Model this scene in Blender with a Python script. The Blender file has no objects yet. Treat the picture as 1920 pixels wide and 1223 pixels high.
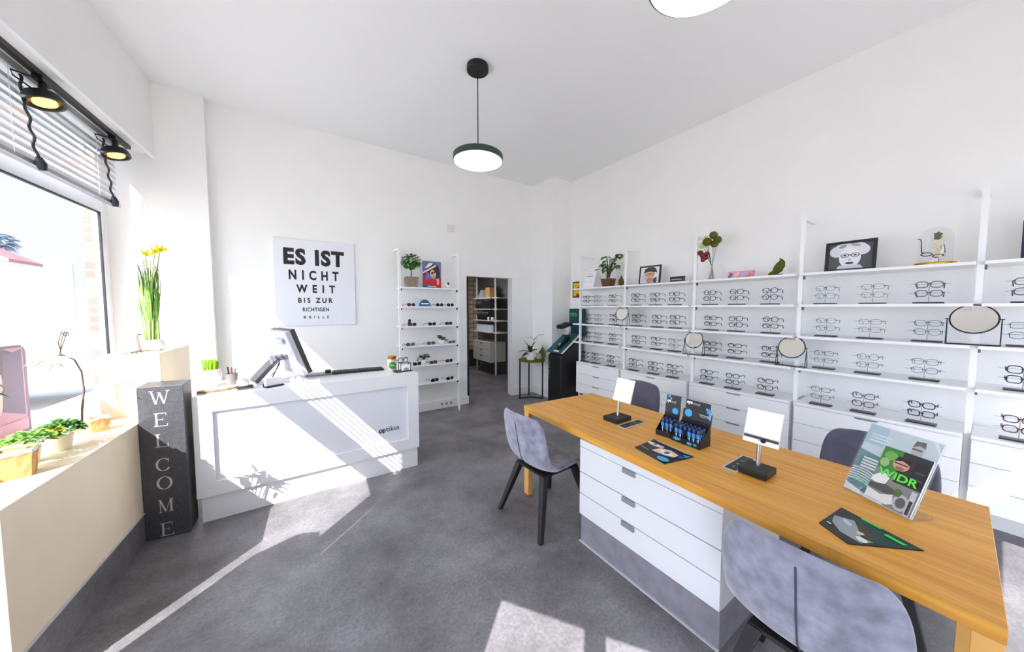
import bpy, bmesh, math, random
from mathutils import Vector, Matrix, Euler
random.seed(7)
PI = math.pi
S = bpy.context.scene
COL = S.collection

# ------------------------------------------------------------------ camera, sky, sun, exposure
cd = bpy.data.cameras.new('camera'); cam = bpy.data.objects.new('camera', cd); COL.objects.link(cam)
cam.location = (0, 0, 1.6)
cam.rotation_euler = (math.radians(90 - 3.2), 0, math.radians(-33.8))
cd.sensor_width = 36; cd.lens = 36 * 613 / 1920; cd.clip_start = .02; cd.clip_end = 300
S.camera = cam

SKY_STRENGTH = 0.85
SKY_SUNSIDE = 5.7
SUN_STRENGTH = 9.6
world = bpy.data.worlds.new('sky'); S.world = world; world.use_nodes = True
wn, wl = world.node_tree.nodes, world.node_tree.links
wn.clear()
wo = wn.new('ShaderNodeOutputWorld'); wb = wn.new('ShaderNodeBackground'); wb.inputs[1].default_value = SKY_STRENGTH
tc = wn.new('ShaderNodeTexCoord'); nz = wn.new('ShaderNodeTexNoise'); nz.inputs['Scale'].default_value = 2.6; nz.inputs['Detail'].default_value = 5
cr = wn.new('ShaderNodeValToRGB')
cr.color_ramp.elements[0].position = .42; cr.color_ramp.elements[0].color = (.50, .63, .86, 1)
cr.color_ramp.elements[1].position = .60; cr.color_ramp.elements[1].color = (.86, .90, .96, 1)
wl.new(tc.outputs['Generated'], nz.inputs['Vector']); wl.new(nz.outputs['Fac'], cr.inputs['Fac'])
wl.new(cr.outputs['Color'], wb.inputs['Color']); wl.new(wb.outputs[0], wo.inputs[0])
# sky brightened on the window side, added as fill light for the room
dt = wn.new('ShaderNodeVectorMath'); dt.operation = 'DOT_PRODUCT'; dt.inputs[1].default_value = (-.85, -.25, .46)
mr = wn.new('ShaderNodeMapRange'); mr.interpolation_type = 'SMOOTHSTEP'
mr.inputs['From Min'].default_value = .5; mr.inputs['From Max'].default_value = .92; mr.inputs['To Min'].default_value = SKY_STRENGTH; mr.inputs['To Max'].default_value = SKY_SUNSIDE
wl.new(tc.outputs['Generated'], dt.inputs[0]); wl.new(dt.outputs['Value'], mr.inputs['Value']); wl.new(mr.outputs['Result'], wb.inputs[1])

sd = bpy.data.lights.new('sun', 'SUN'); sun = bpy.data.objects.new('sun', sd); COL.objects.link(sun)
sd.energy = SUN_STRENGTH; sd.angle = math.radians(.25); sd.color = (1, .975, .94)
az, el = math.radians(48.7), math.radians(40)
SDIR = Vector((math.sin(az) * math.cos(el), math.cos(az) * math.cos(el), -math.sin(el)))
sun.rotation_euler = SDIR.to_track_quat('-Z', 'Y').to_euler()
sun.location = (-6, -6, 8)

S.view_settings.view_transform = 'Standard'; S.view_settings.look = 'None'
S.view_settings.gamma = 1; S.view_settings.use_curve_mapping = False
S.view_settings.exposure = 0.40
S.cycles.use_denoising = True
S.cycles.max_bounces = 10; S.cycles.diffuse_bounces = 7; S.cycles.transparent_max_bounces = 24
S.cycles.sample_clamp_indirect = 6

# ------------------------------------------------------------------ materials
def C(r, g, b):
    f = lambda c: (c / 255 / 12.92) if c <= 10 else ((c / 255 + .055) / 1.055) ** 2.4
    return (f(r), f(g), f(b), 1)
MATS = {}
def mat(name, col, rough=.5, metal=0, emit=0, ecol=None, noise=0, nscale=20, bump=0, sheen=0, spec=.5):
    if name in MATS: return MATS[name]
    m = bpy.data.materials.new(name); m.use_nodes = True
    n, l = m.node_tree.nodes, m.node_tree.links
    b = n['Principled BSDF']
    b.inputs['Base Color'].default_value = col; b.inputs['Roughness'].default_value = rough; b.inputs['Metallic'].default_value = metal
    b.inputs['Specular IOR Level'].default_value = spec
    if sheen: b.inputs['Sheen Weight'].default_value = sheen
    if emit:
        b.inputs['Emission Color'].default_value = ecol or col; b.inputs['Emission Strength'].default_value = emit
    if noise or bump:
        t = n.new('ShaderNodeTexCoord'); x = n.new('ShaderNodeTexNoise'); x.inputs['Scale'].default_value = nscale; x.inputs['Detail'].default_value = 6
        l.new(t.outputs['Object'], x.inputs['Vector'])
        if noise:
            r = n.new('ShaderNodeValToRGB')
            r.color_ramp.elements[0].position = .3; r.color_ramp.elements[1].position = .7
            r.color_ramp.elements[0].color = tuple(max(0, c * (1 - noise)) for c in col[:3]) + (1,)
            r.color_ramp.elements[1].color = tuple(min(1, c * (1 + noise)) for c in col[:3]) + (1,)
            l.new(x.outputs['Fac'], r.inputs['Fac']); l.new(r.outputs['Color'], b.inputs['Base Color'])
        if bump:
            bp = n.new('ShaderNodeBump'); bp.inputs['Strength'].default_value = bump; bp.inputs['Distance'].default_value = .01
            l.new(x.outputs['Fac'], bp.inputs['Height']); l.new(bp.outputs['Normal'], b.inputs['Normal'])
    MATS[name] = m
    return m
def glassmat(name, tint=(1, 1, 1, 1), gloss=.06, rough=0.0):
    if name in MATS: return MATS[name]
    m = bpy.data.materials.new(name); m.use_nodes = True
    n, l = m.node_tree.nodes, m.node_tree.links; n.clear()
    o = n.new('ShaderNodeOutputMaterial'); mx = n.new('ShaderNodeMixShader'); t = n.new('ShaderNodeBsdfTransparent'); g = n.new('ShaderNodeBsdfGlossy')
    t.inputs[0].default_value = tint; g.inputs['Roughness'].default_value = rough; mx.inputs[0].default_value = gloss
    l.new(t.outputs[0], mx.inputs[1]); l.new(g.outputs[0], mx.inputs[2]); l.new(mx.outputs[0], o.inputs[0])
    MATS[name] = m
    return m

WALL = mat('wall_paint', C(243, 242, 240), .85, noise=.012, nscale=3)
CEIL = mat('ceiling_paint', C(240, 240, 240), .9)
WHITE = mat('white_lacquer', C(240, 240, 242), .35)
WMETAL = mat('white_metal', C(242, 242, 243), .35)
WPLAST = mat('white_plastic', C(238, 238, 236), .4)
BLACK = mat('black_plastic', C(22, 22, 24), .4)
BLACKM = mat('black_metal', C(20, 20, 22), .35, metal=.2)
DARK = mat('dark_gap', C(40, 40, 44), .6)
GREYM = mat('grey_metal', C(150, 152, 156), .3, metal=.8)
STEEL = mat('brushed_steel', C(205, 205, 205), .25, metal=1)
GOLD = mat('gold_metal', C(205, 150, 40), .25, metal=1)
MIRROR = mat('mirror_glass', C(245, 243, 236), .02, metal=1)
GLASS = glassmat('window_glass', (1, 1, 1, 1), .012)
CLEAR = glassmat('clear_acrylic', (.97, .98, .98, 1), .08)
LENS = glassmat('lens_clear', (.96, .97, .98, 1), .025)
BEIGE = mat('beige_laminate', C(248, 230, 202), .5, noise=.03, nscale=4)
KRAFT = mat('kraft_paper', C(196, 152, 98), .8, noise=.12, nscale=30, bump=.3)
CREAM = mat('cream_ceramic', C(240, 226, 200), .5)
CERAM = mat('white_ceramic', C(244, 242, 240), .25)
LEAF = mat('leaf_green', C(62, 120, 30), .5, noise=.35, nscale=30)
LEAFD = mat('leaf_dark_green', C(38, 84, 24), .45, noise=.3, nscale=25)
LEAFL = mat('leaf_light_green', C(130, 185, 80), .5, noise=.25, nscale=40)
STEM = mat('stem_green', C(168, 198, 110), .5, noise=.2, nscale=40)
TWIG = mat('twig_brown', C(95, 78, 60), .7)
MOSS = mat('moss_green', C(88, 90, 20), .95, noise=.4, nscale=60, bump=.6)
TERRA = mat('brown_pot', C(105, 66, 36), .7, noise=.2, nscale=12)
TAUPE = mat('taupe_pot', C(142, 126, 108), .7, noise=.12, nscale=25)
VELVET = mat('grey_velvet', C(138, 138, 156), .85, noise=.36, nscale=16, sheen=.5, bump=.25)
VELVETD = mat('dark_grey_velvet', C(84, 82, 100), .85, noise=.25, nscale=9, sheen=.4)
LEGW = mat('black_stained_wood', C(30, 28, 30), .45)
def woodmat(name, c1, c2, axis=1, rough=.38):
    m = mat(name, c1, rough); n, l = m.node_tree.nodes, m.node_tree.links; b = n['Principled BSDF']
    t = n.new('ShaderNodeTexCoord'); mp = n.new('ShaderNodeMapping')
    sc = [22, 22, 22]; sc[axis] = .9; mp.inputs['Scale'].default_value = sc
    x = n.new('ShaderNodeTexNoise'); x.inputs['Scale'].default_value = 1.6; x.inputs['Detail'].default_value = 7; x.inputs['Distortion'].default_value = .6
    r = n.new('ShaderNodeValToRGB'); r.color_ramp.elements[0].position = .34; r.color_ramp.elements[1].position = .68
    r.color_ramp.elements[0].color = c2; r.color_ramp.elements[1].color = c1
    br = n.new('ShaderNodeTexBrick'); br.inputs['Color1'].default_value = (1, 1, 1, 1); br.inputs['Color2'].default_value = (.88, .87, .85, 1); br.inputs['Mortar'].default_value = (.8, .8, .8, 1)
    br.inputs['Scale'].default_value = 1; br.inputs['Brick Width'].default_value = 1.3; br.inputs['Row Height'].default_value = .105; br.inputs['Mortar Size'].default_value = .0008
    mp2 = n.new('ShaderNodeMapping'); mp2.inputs['Rotation'].default_value = (0, 0, PI / 2 if axis == 1 else 0)
    mx = n.new('ShaderNodeMix'); mx.data_type = 'RGBA'; mx.blend_type = 'MULTIPLY'; mx.inputs['Factor'].default_value = .75
    l.new(t.outputs['Object'], mp.inputs[0]); l.new(mp.outputs[0], x.inputs['Vector']); l.new(x.outputs['Fac'], r.inputs['Fac'])
    l.new(t.outputs['Object'], mp2.inputs[0]); l.new(mp2.outputs[0], br.inputs['Vector'])
    l.new(r.outputs['Color'], mx.inputs[6]); l.new(br.outputs['Color'], mx.inputs[7]); l.new(mx.outputs[2], b.inputs['Base Color'])
    return m
OAK = woodmat('oak_veneer', C(240, 180, 80), C(218, 150, 52), 1)
OAKZ = mat('oak_leg', C(222, 168, 90), .4, noise=.12, nscale=8)
def floormat():
    m = mat('concrete_vinyl', C(92, 90, 90), .42); n, l = m.node_tree.nodes, m.node_tree.links; b = n['Principled BSDF']
    t = n.new('ShaderNodeTexCoord')
    a = n.new('ShaderNodeTexNoise'); a.inputs['Scale'].default_value = 1.7; a.inputs['Detail'].default_value = 9; a.inputs['Roughness'].default_value = .68
    f = n.new('ShaderNodeTexNoise'); f.inputs['Scale'].default_value = 60; f.inputs['Detail'].default_value = 4
    r = n.new('ShaderNodeValToRGB'); r.color_ramp.elements[0].position = .32; r.color_ramp.elements[1].position = .7
    r.color_ramp.elements[0].color = C(90, 87, 89); r.color_ramp.elements[1].color = C(148, 145, 151)
    r2 = n.new('ShaderNodeValToRGB'); r2.color_ramp.elements[0].position = .3; r2.color_ramp.elements[1].position = .7
    r2.color_ramp.elements[0].color = (.78, .78, .78, 1); r2.color_ramp.elements[1].color = (1.14, 1.14, 1.14, 1)
    br = n.new('ShaderNodeTexBrick'); br.offset = 0; br.inputs['Color1'].default_value = (1, 1, 1, 1); br.inputs['Color2'].default_value = (.93, .93, .93, 1); br.inputs['Mortar'].default_value = (1.35, 1.35, 1.35, 1)
    br.inputs['Brick Width'].default_value = .9; br.inputs['Row Height'].default_value = .46; br.inputs['Scale'].default_value = 1; br.inputs['Mortar Size'].default_value = .0022; br.inputs['Mortar Smooth'].default_value = 1
    m1 = n.new('ShaderNodeMix'); m1.data_type = 'RGBA'; m1.blend_type = 'MULTIPLY'; m1.inputs['Factor'].default_value = 1
    m2 = n.new('ShaderNodeMix'); m2.data_type = 'RGBA'; m2.blend_type = 'MULTIPLY'; m2.inputs['Factor'].default_value = .6
    for x in (a, f, br): l.new(t.outputs['Object'], x.inputs['Vector'])
    l.new(a.outputs['Fac'], r.inputs['Fac']); l.new(f.outputs['Fac'], r2.inputs['Fac'])
    l.new(r.outputs['Color'], m1.inputs[6]); l.new(r2.outputs['Color'], m1.inputs[7])
    l.new(m1.outputs[2], m2.inputs[6]); l.new(br.outputs['Color'], m2.inputs[7]); l.new(m2.outputs[2], b.inputs['Base Color'])
    bp = n.new('ShaderNodeBump'); bp.inputs['Strength'].default_value = .06; l.new(f.outputs['Fac'], bp.inputs['Height']); l.new(bp.outputs['Normal'], b.inputs['Normal'])
    return m
FLOOR = floormat()
GREYW = mat('grey_wood_plinth', C(132, 128, 138), .55, noise=.16, nscale=14)
def brickmat(name, c1, c2, mortar, w, h):
    m = mat(name, c1, .85); n, l = m.node_tree.nodes, m.node_tree.links; b = n['Principled BSDF']
    t = n.new('ShaderNodeTexCoord'); mp = n.new('ShaderNodeMapping'); mp.inputs['Rotation'].default_value = (PI / 2, 0, 0)
    br = n.new('ShaderNodeTexBrick'); br.inputs['Color1'].default_value = c1; br.inputs['Color2'].default_value = c2; br.inputs['Mortar'].default_value = mortar
    br.inputs['Scale'].default_value = 1; br.inputs['Brick Width'].default_value = w; br.inputs['Row Height'].default_value = h; br.inputs['Mortar Size'].default_value = .008
    l.new(t.outputs['Object'], mp.inputs[0]); l.new(mp.outputs[0], br.inputs['Vector']); l.new(br.outputs['Color'], b.inputs['Base Color'])
    return m

# ------------------------------------------------------------------ mesh helpers
class MB:
    def __init__(s): s.v = []; s.f = []; s.m = []; s.mats = []
    def mi(s, m):
        if m is None: return 0
        if m not in s.mats: s.mats.append(m)
        return s.mats.index(m)
    def add(s, vs, fs, m=None):
        o = len(s.v); k = s.mi(m); s.v += [Vector(p) for p in vs]
        for f in fs: s.f.append([o + i for i in f]); s.m.append(k)
        return s
    def hexa(s, p, m=None):   # 8 points: bottom 4 ccw, top 4 ccw
        return s.add(p, [(3, 2, 1, 0), (4, 5, 6, 7), (0, 1, 5, 4), (1, 2, 6, 5), (2, 3, 7, 6), (3, 0, 4, 7)], m)
    def box(s, x0, x1, y0, y1, z0, z1, m=None, M=None):
        p = [(x0, y0, z0), (x1, y0, z0), (x1, y1, z0), (x0, y1, z0), (x0, y0, z1), (x1, y0, z1), (x1, y1, z1), (x0, y1, z1)]
        if M is not None: p = [M @ Vector(q) for q in p]
        return s.hexa(p, m)
    def prism(s, poly, z0, z1, m=None, M=None):
        n = len(poly); p = [(a, b, z0) for a, b in poly] + [(a, b, z1) for a, b in poly]
        if M is not None: p = [M @ Vector(q) for q in p]
        return s.add(p, [list(range(n))[::-1], list(range(n, 2 * n))] + [(i, (i + 1) % n, n + (i + 1) % n, n + i) for i in range(n)], m)
    def tube(s, pts, r, n=8, m=None, closed=False, cap=True):
        pts = [Vector(p) for p in pts]; N = len(pts); rs = r if isinstance(r, (list, tuple)) else [r] * N
        vs = []; ref = None
        for i, p in enumerate(pts):
            a = pts[(i - 1) % N] if (closed or i > 0) else p; b = pts[(i + 1) % N] if (closed or i < N - 1) else p
            t = (b - a)
            if t.length < 1e-9: t = Vector((0, 0, 1))
            t.normalize()
            if ref is None: ref = Vector((0, 0, 1)) if abs(t.z) < .9 else Vector((1, 0, 0))
            u = ref - t * ref.dot(t)
            if u.length < 1e-4: u = t.orthogonal()
            u.normalize(); w = t.cross(u); ref = u
            for k in range(n):
                an = 2 * PI * k / n; vs.append(p + (u * math.cos(an) + w * math.sin(an)) * rs[i])
        fs = []
        for i in range(N if closed else N - 1):
            j = (i + 1) % N
            for k in range(n): fs.append((i * n + k, i * n + (k + 1) % n, j * n + (k + 1) % n, j * n + k))
        if cap and not closed: fs += [list(range(n))[::-1], [(N - 1) * n + k for k in range(n)]]
        return s.add(vs, fs, m)
    def lathe(s, prof, c=(0, 0, 0), n=32, m=None, M=None, closed=True):
        vs = []; c = Vector(c)
        for r, z in prof:
            for k in range(n):
                q = Vector((r * math.cos(2 * PI * k / n), r * math.sin(2 * PI * k / n), z)) ; vs.append(c + (M @ q if M is not None else q))
        N = len(prof); fs = [(i * n + k, i * n + (k + 1) % n, (i + 1) * n + (k + 1) % n, (i + 1) * n + k) for i in range(N - 1) for k in range(n)]
        if closed: fs += [list(range(n))[::-1], [(N - 1) * n + k for k in range(n)]]
        return s.add(vs, fs, m)
    def ball(s, c, r, n=12, k=8, m=None, sq=(1, 1, 1), M=None):
        vs = []; c = Vector(c); fs = []
        for i in range(k + 1):
            th = PI * i / k
            for j in range(n):
                q = Vector((math.sin(th) * math.cos(2 * PI * j / n) * r * sq[0], math.sin(th) * math.sin(2 * PI * j / n) * r * sq[1], -math.cos(th) * r * sq[2]))
                vs.append(c + (M @ q if M is not None else q))
        for i in range(k):
            for j in range(n): fs.append((i * n + j, i * n + (j + 1) % n, (i + 1) * n + (j + 1) % n, (i + 1) * n + j))
        return s.add(vs, fs, m)
    def leaf(s, p, d, up, L, W, m=None, bend=.25, k=5):
        p = Vector(p); d = Vector(d).normalized(); up = Vector(up); sd = d.cross(up)
        if sd.length < 1e-4: sd = d.orthogonal()
        sd.normalize(); nn = sd.cross(d).normalized(); vs = []; fs = []
        for i in range(k + 1):
            t = i / k; w = W * .5 * (math.sin(PI * (t ** .8)) ** .8 if 0 < t < 1 else .02)
            cpt = p + d * (L * t) - nn * (bend * L * t * t)
            vs += [cpt - sd * w + nn * w * .3, cpt, cpt + sd * w + nn * w * .3]
        for i in range(k):
            a = i * 3; fs += [(a, a + 1, a + 4, a + 3), (a + 1, a + 2, a + 5, a + 4)]
        return s.add(vs, fs, m)
    def build(s, name, m=None, parent=None, smooth=False, bevel=0, loc=None):
        me = bpy.data.meshes.new(name); me.from_pydata([tuple(v) for v in s.v], [], s.f)
        mats = s.mats if s.mats else [m]
        if m is not None and s.mats and m not in s.mats: pass
        for q in mats: me.materials.append(q)
        for i, p in enumerate(me.polygons): p.material_index = s.m[i]; p.use_smooth = smooth
        bm = bmesh.new(); bm.from_mesh(me); bmesh.ops.recalc_face_normals(bm, faces=bm.faces)
        bm.to_mesh(me); bm.free(); me.update()
        o = bpy.data.objects.new(name, me); COL.objects.link(o)
        if parent is not None: o.parent = parent
        if loc is not None: o.location = loc
        if smooth:
            try: me.set_sharp_from_angle(angle=math.radians(40))
            except Exception: pass
        if bevel:
            b = o.modifiers.new('bevel', 'BEVEL'); b.width = bevel; b.segments = 2; b.limit_method = 'ANGLE'; b.angle_limit = math.radians(40)
        return o
def tag(o, label, cat, group=None):
    o['label'] = label; o['category'] = cat
    if group: o['group'] = group
    return o
def thing(name, label, cat, loc=(0, 0, 0), rotz=0, group=None):
    o = bpy.data.objects.new(name, None); COL.objects.link(o); o.empty_display_size = .05
    o.location = loc; o.rotation_euler = (0, 0, rotz)
    return tag(o, label, cat, group)
def struct(o): o['kind'] = 'structure'; return o
def kids(o): return KIDS.get(o.name, None) or [c for c in bpy.data.objects if c.parent == o]
KIDS = {}
def dup(root, loc, rotz=None, label=None, group=None, ch=None):
    r = root.copy(); COL.objects.link(r); r.location = loc
    if rotz is not None: r.rotation_euler = (0, 0, rotz)
    if label: r['label'] = label
    if group: r['group'] = group
    if root.name not in KIDS: KIDS[root.name] = [(c, [g for g in bpy.data.objects if g.parent == c]) for c in bpy.data.objects if c.parent == root]
    for c, gs in KIDS[root.name]:
        d = c.copy(); COL.objects.link(d); d.parent = r
        for g in gs:
            e = g.copy(); COL.objects.link(e); e.parent = d
    return r
def text(body, M, box, m, parent=None, name='lettering', space=1.0, bold=.0, ex=.0006, lines=1):
    """text as mesh, fitted in box (w, h) centred on M's origin, reading along M x, up along M y"""
    c = bpy.data.curves.new('t', 'FONT'); c.body = body; c.space_character = space; c.offset = bold; c.resolution_u = 3
    o = bpy.data.objects.new('t', c); COL.objects.link(o)
    me = bpy.data.meshes.new_from_object(o.evaluated_get(bpy.context.evaluated_depsgraph_get()))
    bpy.data.objects.remove(o); bpy.data.curves.remove(c)
    xs = [v.co.x for v in me.vertices]; ys = [v.co.y for v in me.vertices]
    x0, x1, y0, y1 = min(xs), max(xs), min(ys), max(ys)
    for v in me.vertices:
        p = Vector(((v.co.x - x0) / max(1e-6, x1 - x0) * box[0] - box[0] / 2, (v.co.y - y0) / max(1e-6, y1 - y0) * box[1] - box[1] / 2, ex))
        v.co = M @ p
    me.materials.clear(); me.materials.append(m); me.name = name
    q = bpy.data.objects.new(name, me); COL.objects.link(q)
    if parent is not None: q.parent = parent
    return q
def frame(o, x, y):
    """matrix with origin o, local x, local y (up); z = x cross y"""
    x = Vector(x).normalized(); y = Vector(y); y = (y - x * y.dot(x)).normalized(); z = x.cross(y)
    return Matrix(((x.x, y.x, z.x, o[0]), (x.y, y.y, z.y, o[1]), (x.z, y.z, z.z, o[2]), (0, 0, 0, 1)))
def ell(cx, cy, rx, ry, n=22, rot=0, a0=0, a1=2 * PI):
    out = []
    for i in range(n):
        a = a0 + (a1 - a0) * i / (n if a1 - a0 > 6.28 else n - 1); x, y = rx * math.cos(a), ry * math.sin(a)
        out.append((cx + x * math.cos(rot) - y * math.sin(rot), cy + x * math.sin(rot) + y * math.cos(rot)))
    return out
def R4(x0, y0, x1, y1): return [(x0, y0), (x1, y0), (x1, y1), (x0, y1)]
def ink(r, g, b): return mat('ink_%02x%02x%02x' % (r, g, b), C(r, g, b), .45)
def printed(mb, M, w, h, layers, z0=.0005, dz=.00035):
    """layers of flat ink: (polygon in 0..1, (r,g,b)) printed on the sheet M (local x, y, +z out)"""
    for i, (poly, col) in enumerate(layers):
        mb.add([M @ Vector(((min(1, max(0, u)) - .5) * w, (min(1, max(0, v)) - .5) * h, z0 + dz * i)) for u, v in poly], [list(range(len(poly)))], ink(*col))
    return mb

# ------------------------------------------------------------------ the setting
PX, PY = -.889, 3.18
def L(o, y, z): return (PX + .0646 * (y - PY) + o, y, z)          # the window wall runs 3.7 degrees off the other walls
def lbox(mb, o0, o1, y0, y1, z0, z1, m=None):
    return mb.hexa([L(o0, y0, z0), L(o1, y0, z0), L(o1, y1, z0), L(o0, y1, z0), L(o0, y0, z1), L(o1, y0, z1), L(o1, y1, z1), L(o0, y1, z1)], m)
def lprism(mb, poly, o0, o1, m=None):                              # polygon in (y, z), between two offsets
    n = len(poly); p = [L(o0, a, b) for a, b in poly] + [L(o1, a, b) for a, b in poly]
    return mb.add(p, [list(range(n)), list(range(n, 2 * n))[::-1]] + [(i, (i + 1) % n, n + (i + 1) % n, n + i) for i in range(n)], m)
ZC = 3.83
struct(MB().box(-2.6, 4.5, -2.0, 9.2, -.12, 0).build('floor', FLOOR))
struct(MB().prism([(-.42, -1.62), (4.4, -1.62), (4.4, 5.04), (-1.75, 5.04), (-1.75, .3)], ZC, ZC + .12).build('ceiling', CEIL))
b = MB().box(-1.50, 2.382, 4.9, 5.04, 0, ZC).box(2.382, 3.28, 4.9, 5.04, 2.122, ZC).box(3.28, 4.5, 4.9, 5.04, 0, ZC)
struct(b.build('wall_back', WALL))
struct(MB().box(-1.50, -.72, 4.79, 4.9, 0, ZC).build('wall_alcove', WALL))
struct(MB().box(3.755, 4.3, 4.353, 4.9, 0, ZC).build('wall_corner', WALL))
struct(MB().box(4.193, 4.4, -1.85, 4.9, 0, ZC).build('wall_right', WALL))
struct(lbox(MB(), -.70, -.32, .2, 4.79, 3.13, ZC).build('wall_bulkhead', WALL))
b = lbox(MB(), -.82, -.36, 2.12, 4.79, 0, .76)
lbox(b, -.72, -.66, .2, .745, 0, 3.14)
lprism(b, [(.745, 0), (1.35, 0), (1.35, 1.61), (1.21, 1.88), (1.06, 2.005), (.745, 2.01)], -.70, -.66)  # unseen block added to the wall, outlined to cut the sunlight on the floor
lbox(b, -.70, -.66, 4.73, 4.82, .76, 3.14); lbox(b, -.70, -.66, .7, 4.8, 3.04, 3.14)
struct(b.build('wall_left', WALL))
struct(lbox(MB(), -.80, -.345, 2.12, 4.785, .76, .785).build('trim_1', WHITE))                        # window board
b = MB()
lbox(b, -.70, -.66, 4.64, 4.73, .785, 3.02); lbox(b, -.695, -.665, .80, .975, 2.0, 3.02)
lbox(b, -.695, -.665, .74, 4.73, 2.485, 2.722); lbox(b, -.73, -.65, 2.12, 4.73, .785, .85)
lbox(b, -.695, -.665, 4.505, 4.542, 2.722, 3.04); lbox(b, -.72, -.66, 1.35, 2.12, 0, .06)
w1 = struct(b.build('window_1', WHITE, bevel=.004))
struct(lbox(MB(), -.682, -.678, .74, 4.70, .02, 3.03).build('pane', GLASS, w1))
b = MB(); lbox(b, -.66, -.645, 4.625, 4.64, .85, 2.47, DARK); lbox(b, -.66, -.645, 1.4, 4.64, 2.463, 2.478, DARK)
b.build('window_seal', DARK, w1)
# shop front behind the camera: angled entrance and front windows
Q = Vector((-1.73, .3, 0)); DD = Vector((.574, -.819, 0)); NN = Vector((-.819, -.574, 0))
def cbox(mb, a0, a1, z0, z1, t0=0, t1=.02):
    P = lambda a, t, z: Q + DD * a + NN * t + Vector((0, 0, z))
    return mb.hexa([P(a0, t0, z0), P(a1, t0, z0), P(a1, t1, z0), P(a0, t1, z0), P(a0, t0, z1), P(a1, t0, z1), P(a1, t1, z1), P(a0, t1, z1)])
b = MB(); cbox(b, -.1, .86, 0, ZC); cbox(b, 2.2, 2.34, 0, ZC); cbox(b, .86, 2.2, 2.39, ZC)
struct(b.build('wall_entrance', WALL))
b = MB(); cbox(b, 1.33, 1.43, 0, 2.39, .0, .02); cbox(b, .86, .88, 0, 2.39, 0, .02); cbox(b, .86, 2.2, 0, .08, .0, .02)
d1 = struct(b.build('door_1', WHITE)); struct(cbox(MB(), .87, 2.2, .08, 2.39, .008, .012).build('pane', GLASS, d1))
b = MB().box(-.42, .78, -1.62, -1.6, 0, ZC).box(.78, 4.3, -1.62, -1.6, 2.5, ZC)
struct(b.build('wall_front', WALL))
b = MB().box(.78, 4.19, -1.615, -1.6, 1.95, 2.32).box(.78, 4.19, -1.615, -1.6, 0, .08).box(.78, .80, -1.615, -1.6, 0, 2.5)
w2 = struct(b.build('window_2', WHITE)); struct(MB().box(.8, 4.19, -1.609, -1.606, .08, 2.5).build('pane', GLASS, w2))
# baseboards
BB = mat('baseboard_white', C(236, 236, 236), .5)
struct(MB().box(-.6, 2.40, 4.882, 4.9, 0, .13).box(3.255, 3.755, 4.882, 4.9, 0, .13).build('baseboard_back', BB))
struct(MB().box(3.735, 3.755, 4.333, 4.882, 0, .13).box(3.755, 4.193, 4.333, 4.353, 0, .13).build('baseboard_corner', BB))
struct(MB().box(4.175, 4.193, -1.6, 4.333, 0, .13).build('baseboard_right', BB))
b = lbox(MB(), -.34, .004, 2.1, 3.9, 0, .196, FLOOR); lbox(b, -.3, .010, 2.1, 3.9, .196, .202, mat('grey_lip', C(200, 202, 204), .4))
struct(b.build('baseboard_left', FLOOR))
# store room behind the doorway
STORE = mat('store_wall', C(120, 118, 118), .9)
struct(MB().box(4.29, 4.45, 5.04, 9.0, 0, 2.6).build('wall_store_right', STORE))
def stonemat():
    m = mat('beige_stone_relief', C(190, 168, 138), .8); n, l = m.node_tree.nodes, m.node_tree.links; b = n['Principled BSDF']
    t = n.new('ShaderNodeTexCoord'); mp = n.new('ShaderNodeMapping'); mp.inputs['Rotation'].default_value = (PI / 2, 0, 0)
    br = n.new('ShaderNodeTexBrick'); br.inputs['Color1'].default_value = C(236, 218, 190); br.inputs['Color2'].default_value = C(206, 184, 152); br.inputs['Mortar'].default_value = C(130, 110, 88)
    br.inputs['Scale'].default_value = 1; br.offset = 0; br.inputs['Brick Width'].default_value = .12; br.inputs['Row Height'].default_value = .13; br.inputs['Mortar Size'].default_value = .02; br.inputs['Mortar Smooth'].default_value = 1
    l.new(t.outputs['Object'], mp.inputs[0]); l.new(mp.outputs[0], br.inputs['Vector']); l.new(br.outputs['Color'], b.inputs['Base Color'])
    return m
struct(MB().box(2.0, 4.29, 8.2, 8.35, .45, 2.6).build('wall_store_back', stonemat()))
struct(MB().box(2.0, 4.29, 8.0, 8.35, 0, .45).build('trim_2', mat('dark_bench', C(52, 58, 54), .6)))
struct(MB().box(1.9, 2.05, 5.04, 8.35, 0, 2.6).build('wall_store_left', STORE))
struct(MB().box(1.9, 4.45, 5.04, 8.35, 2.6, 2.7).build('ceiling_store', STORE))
struct(MB().box(2.45, 2.49, 5.045, 5.12, 0, 2.11).build('door_2', BLACK))

sl_ = bpy.data.lights.new('store_fill', 'AREA'); sl_.energy = 14; sl_.size = .5; so_ = bpy.data.objects.new('store_fill', sl_); COL.objects.link(so_); so_.location = (3.0, 6.6, 2.58)  # added fill light to brighten the store room, no fitting there
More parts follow.
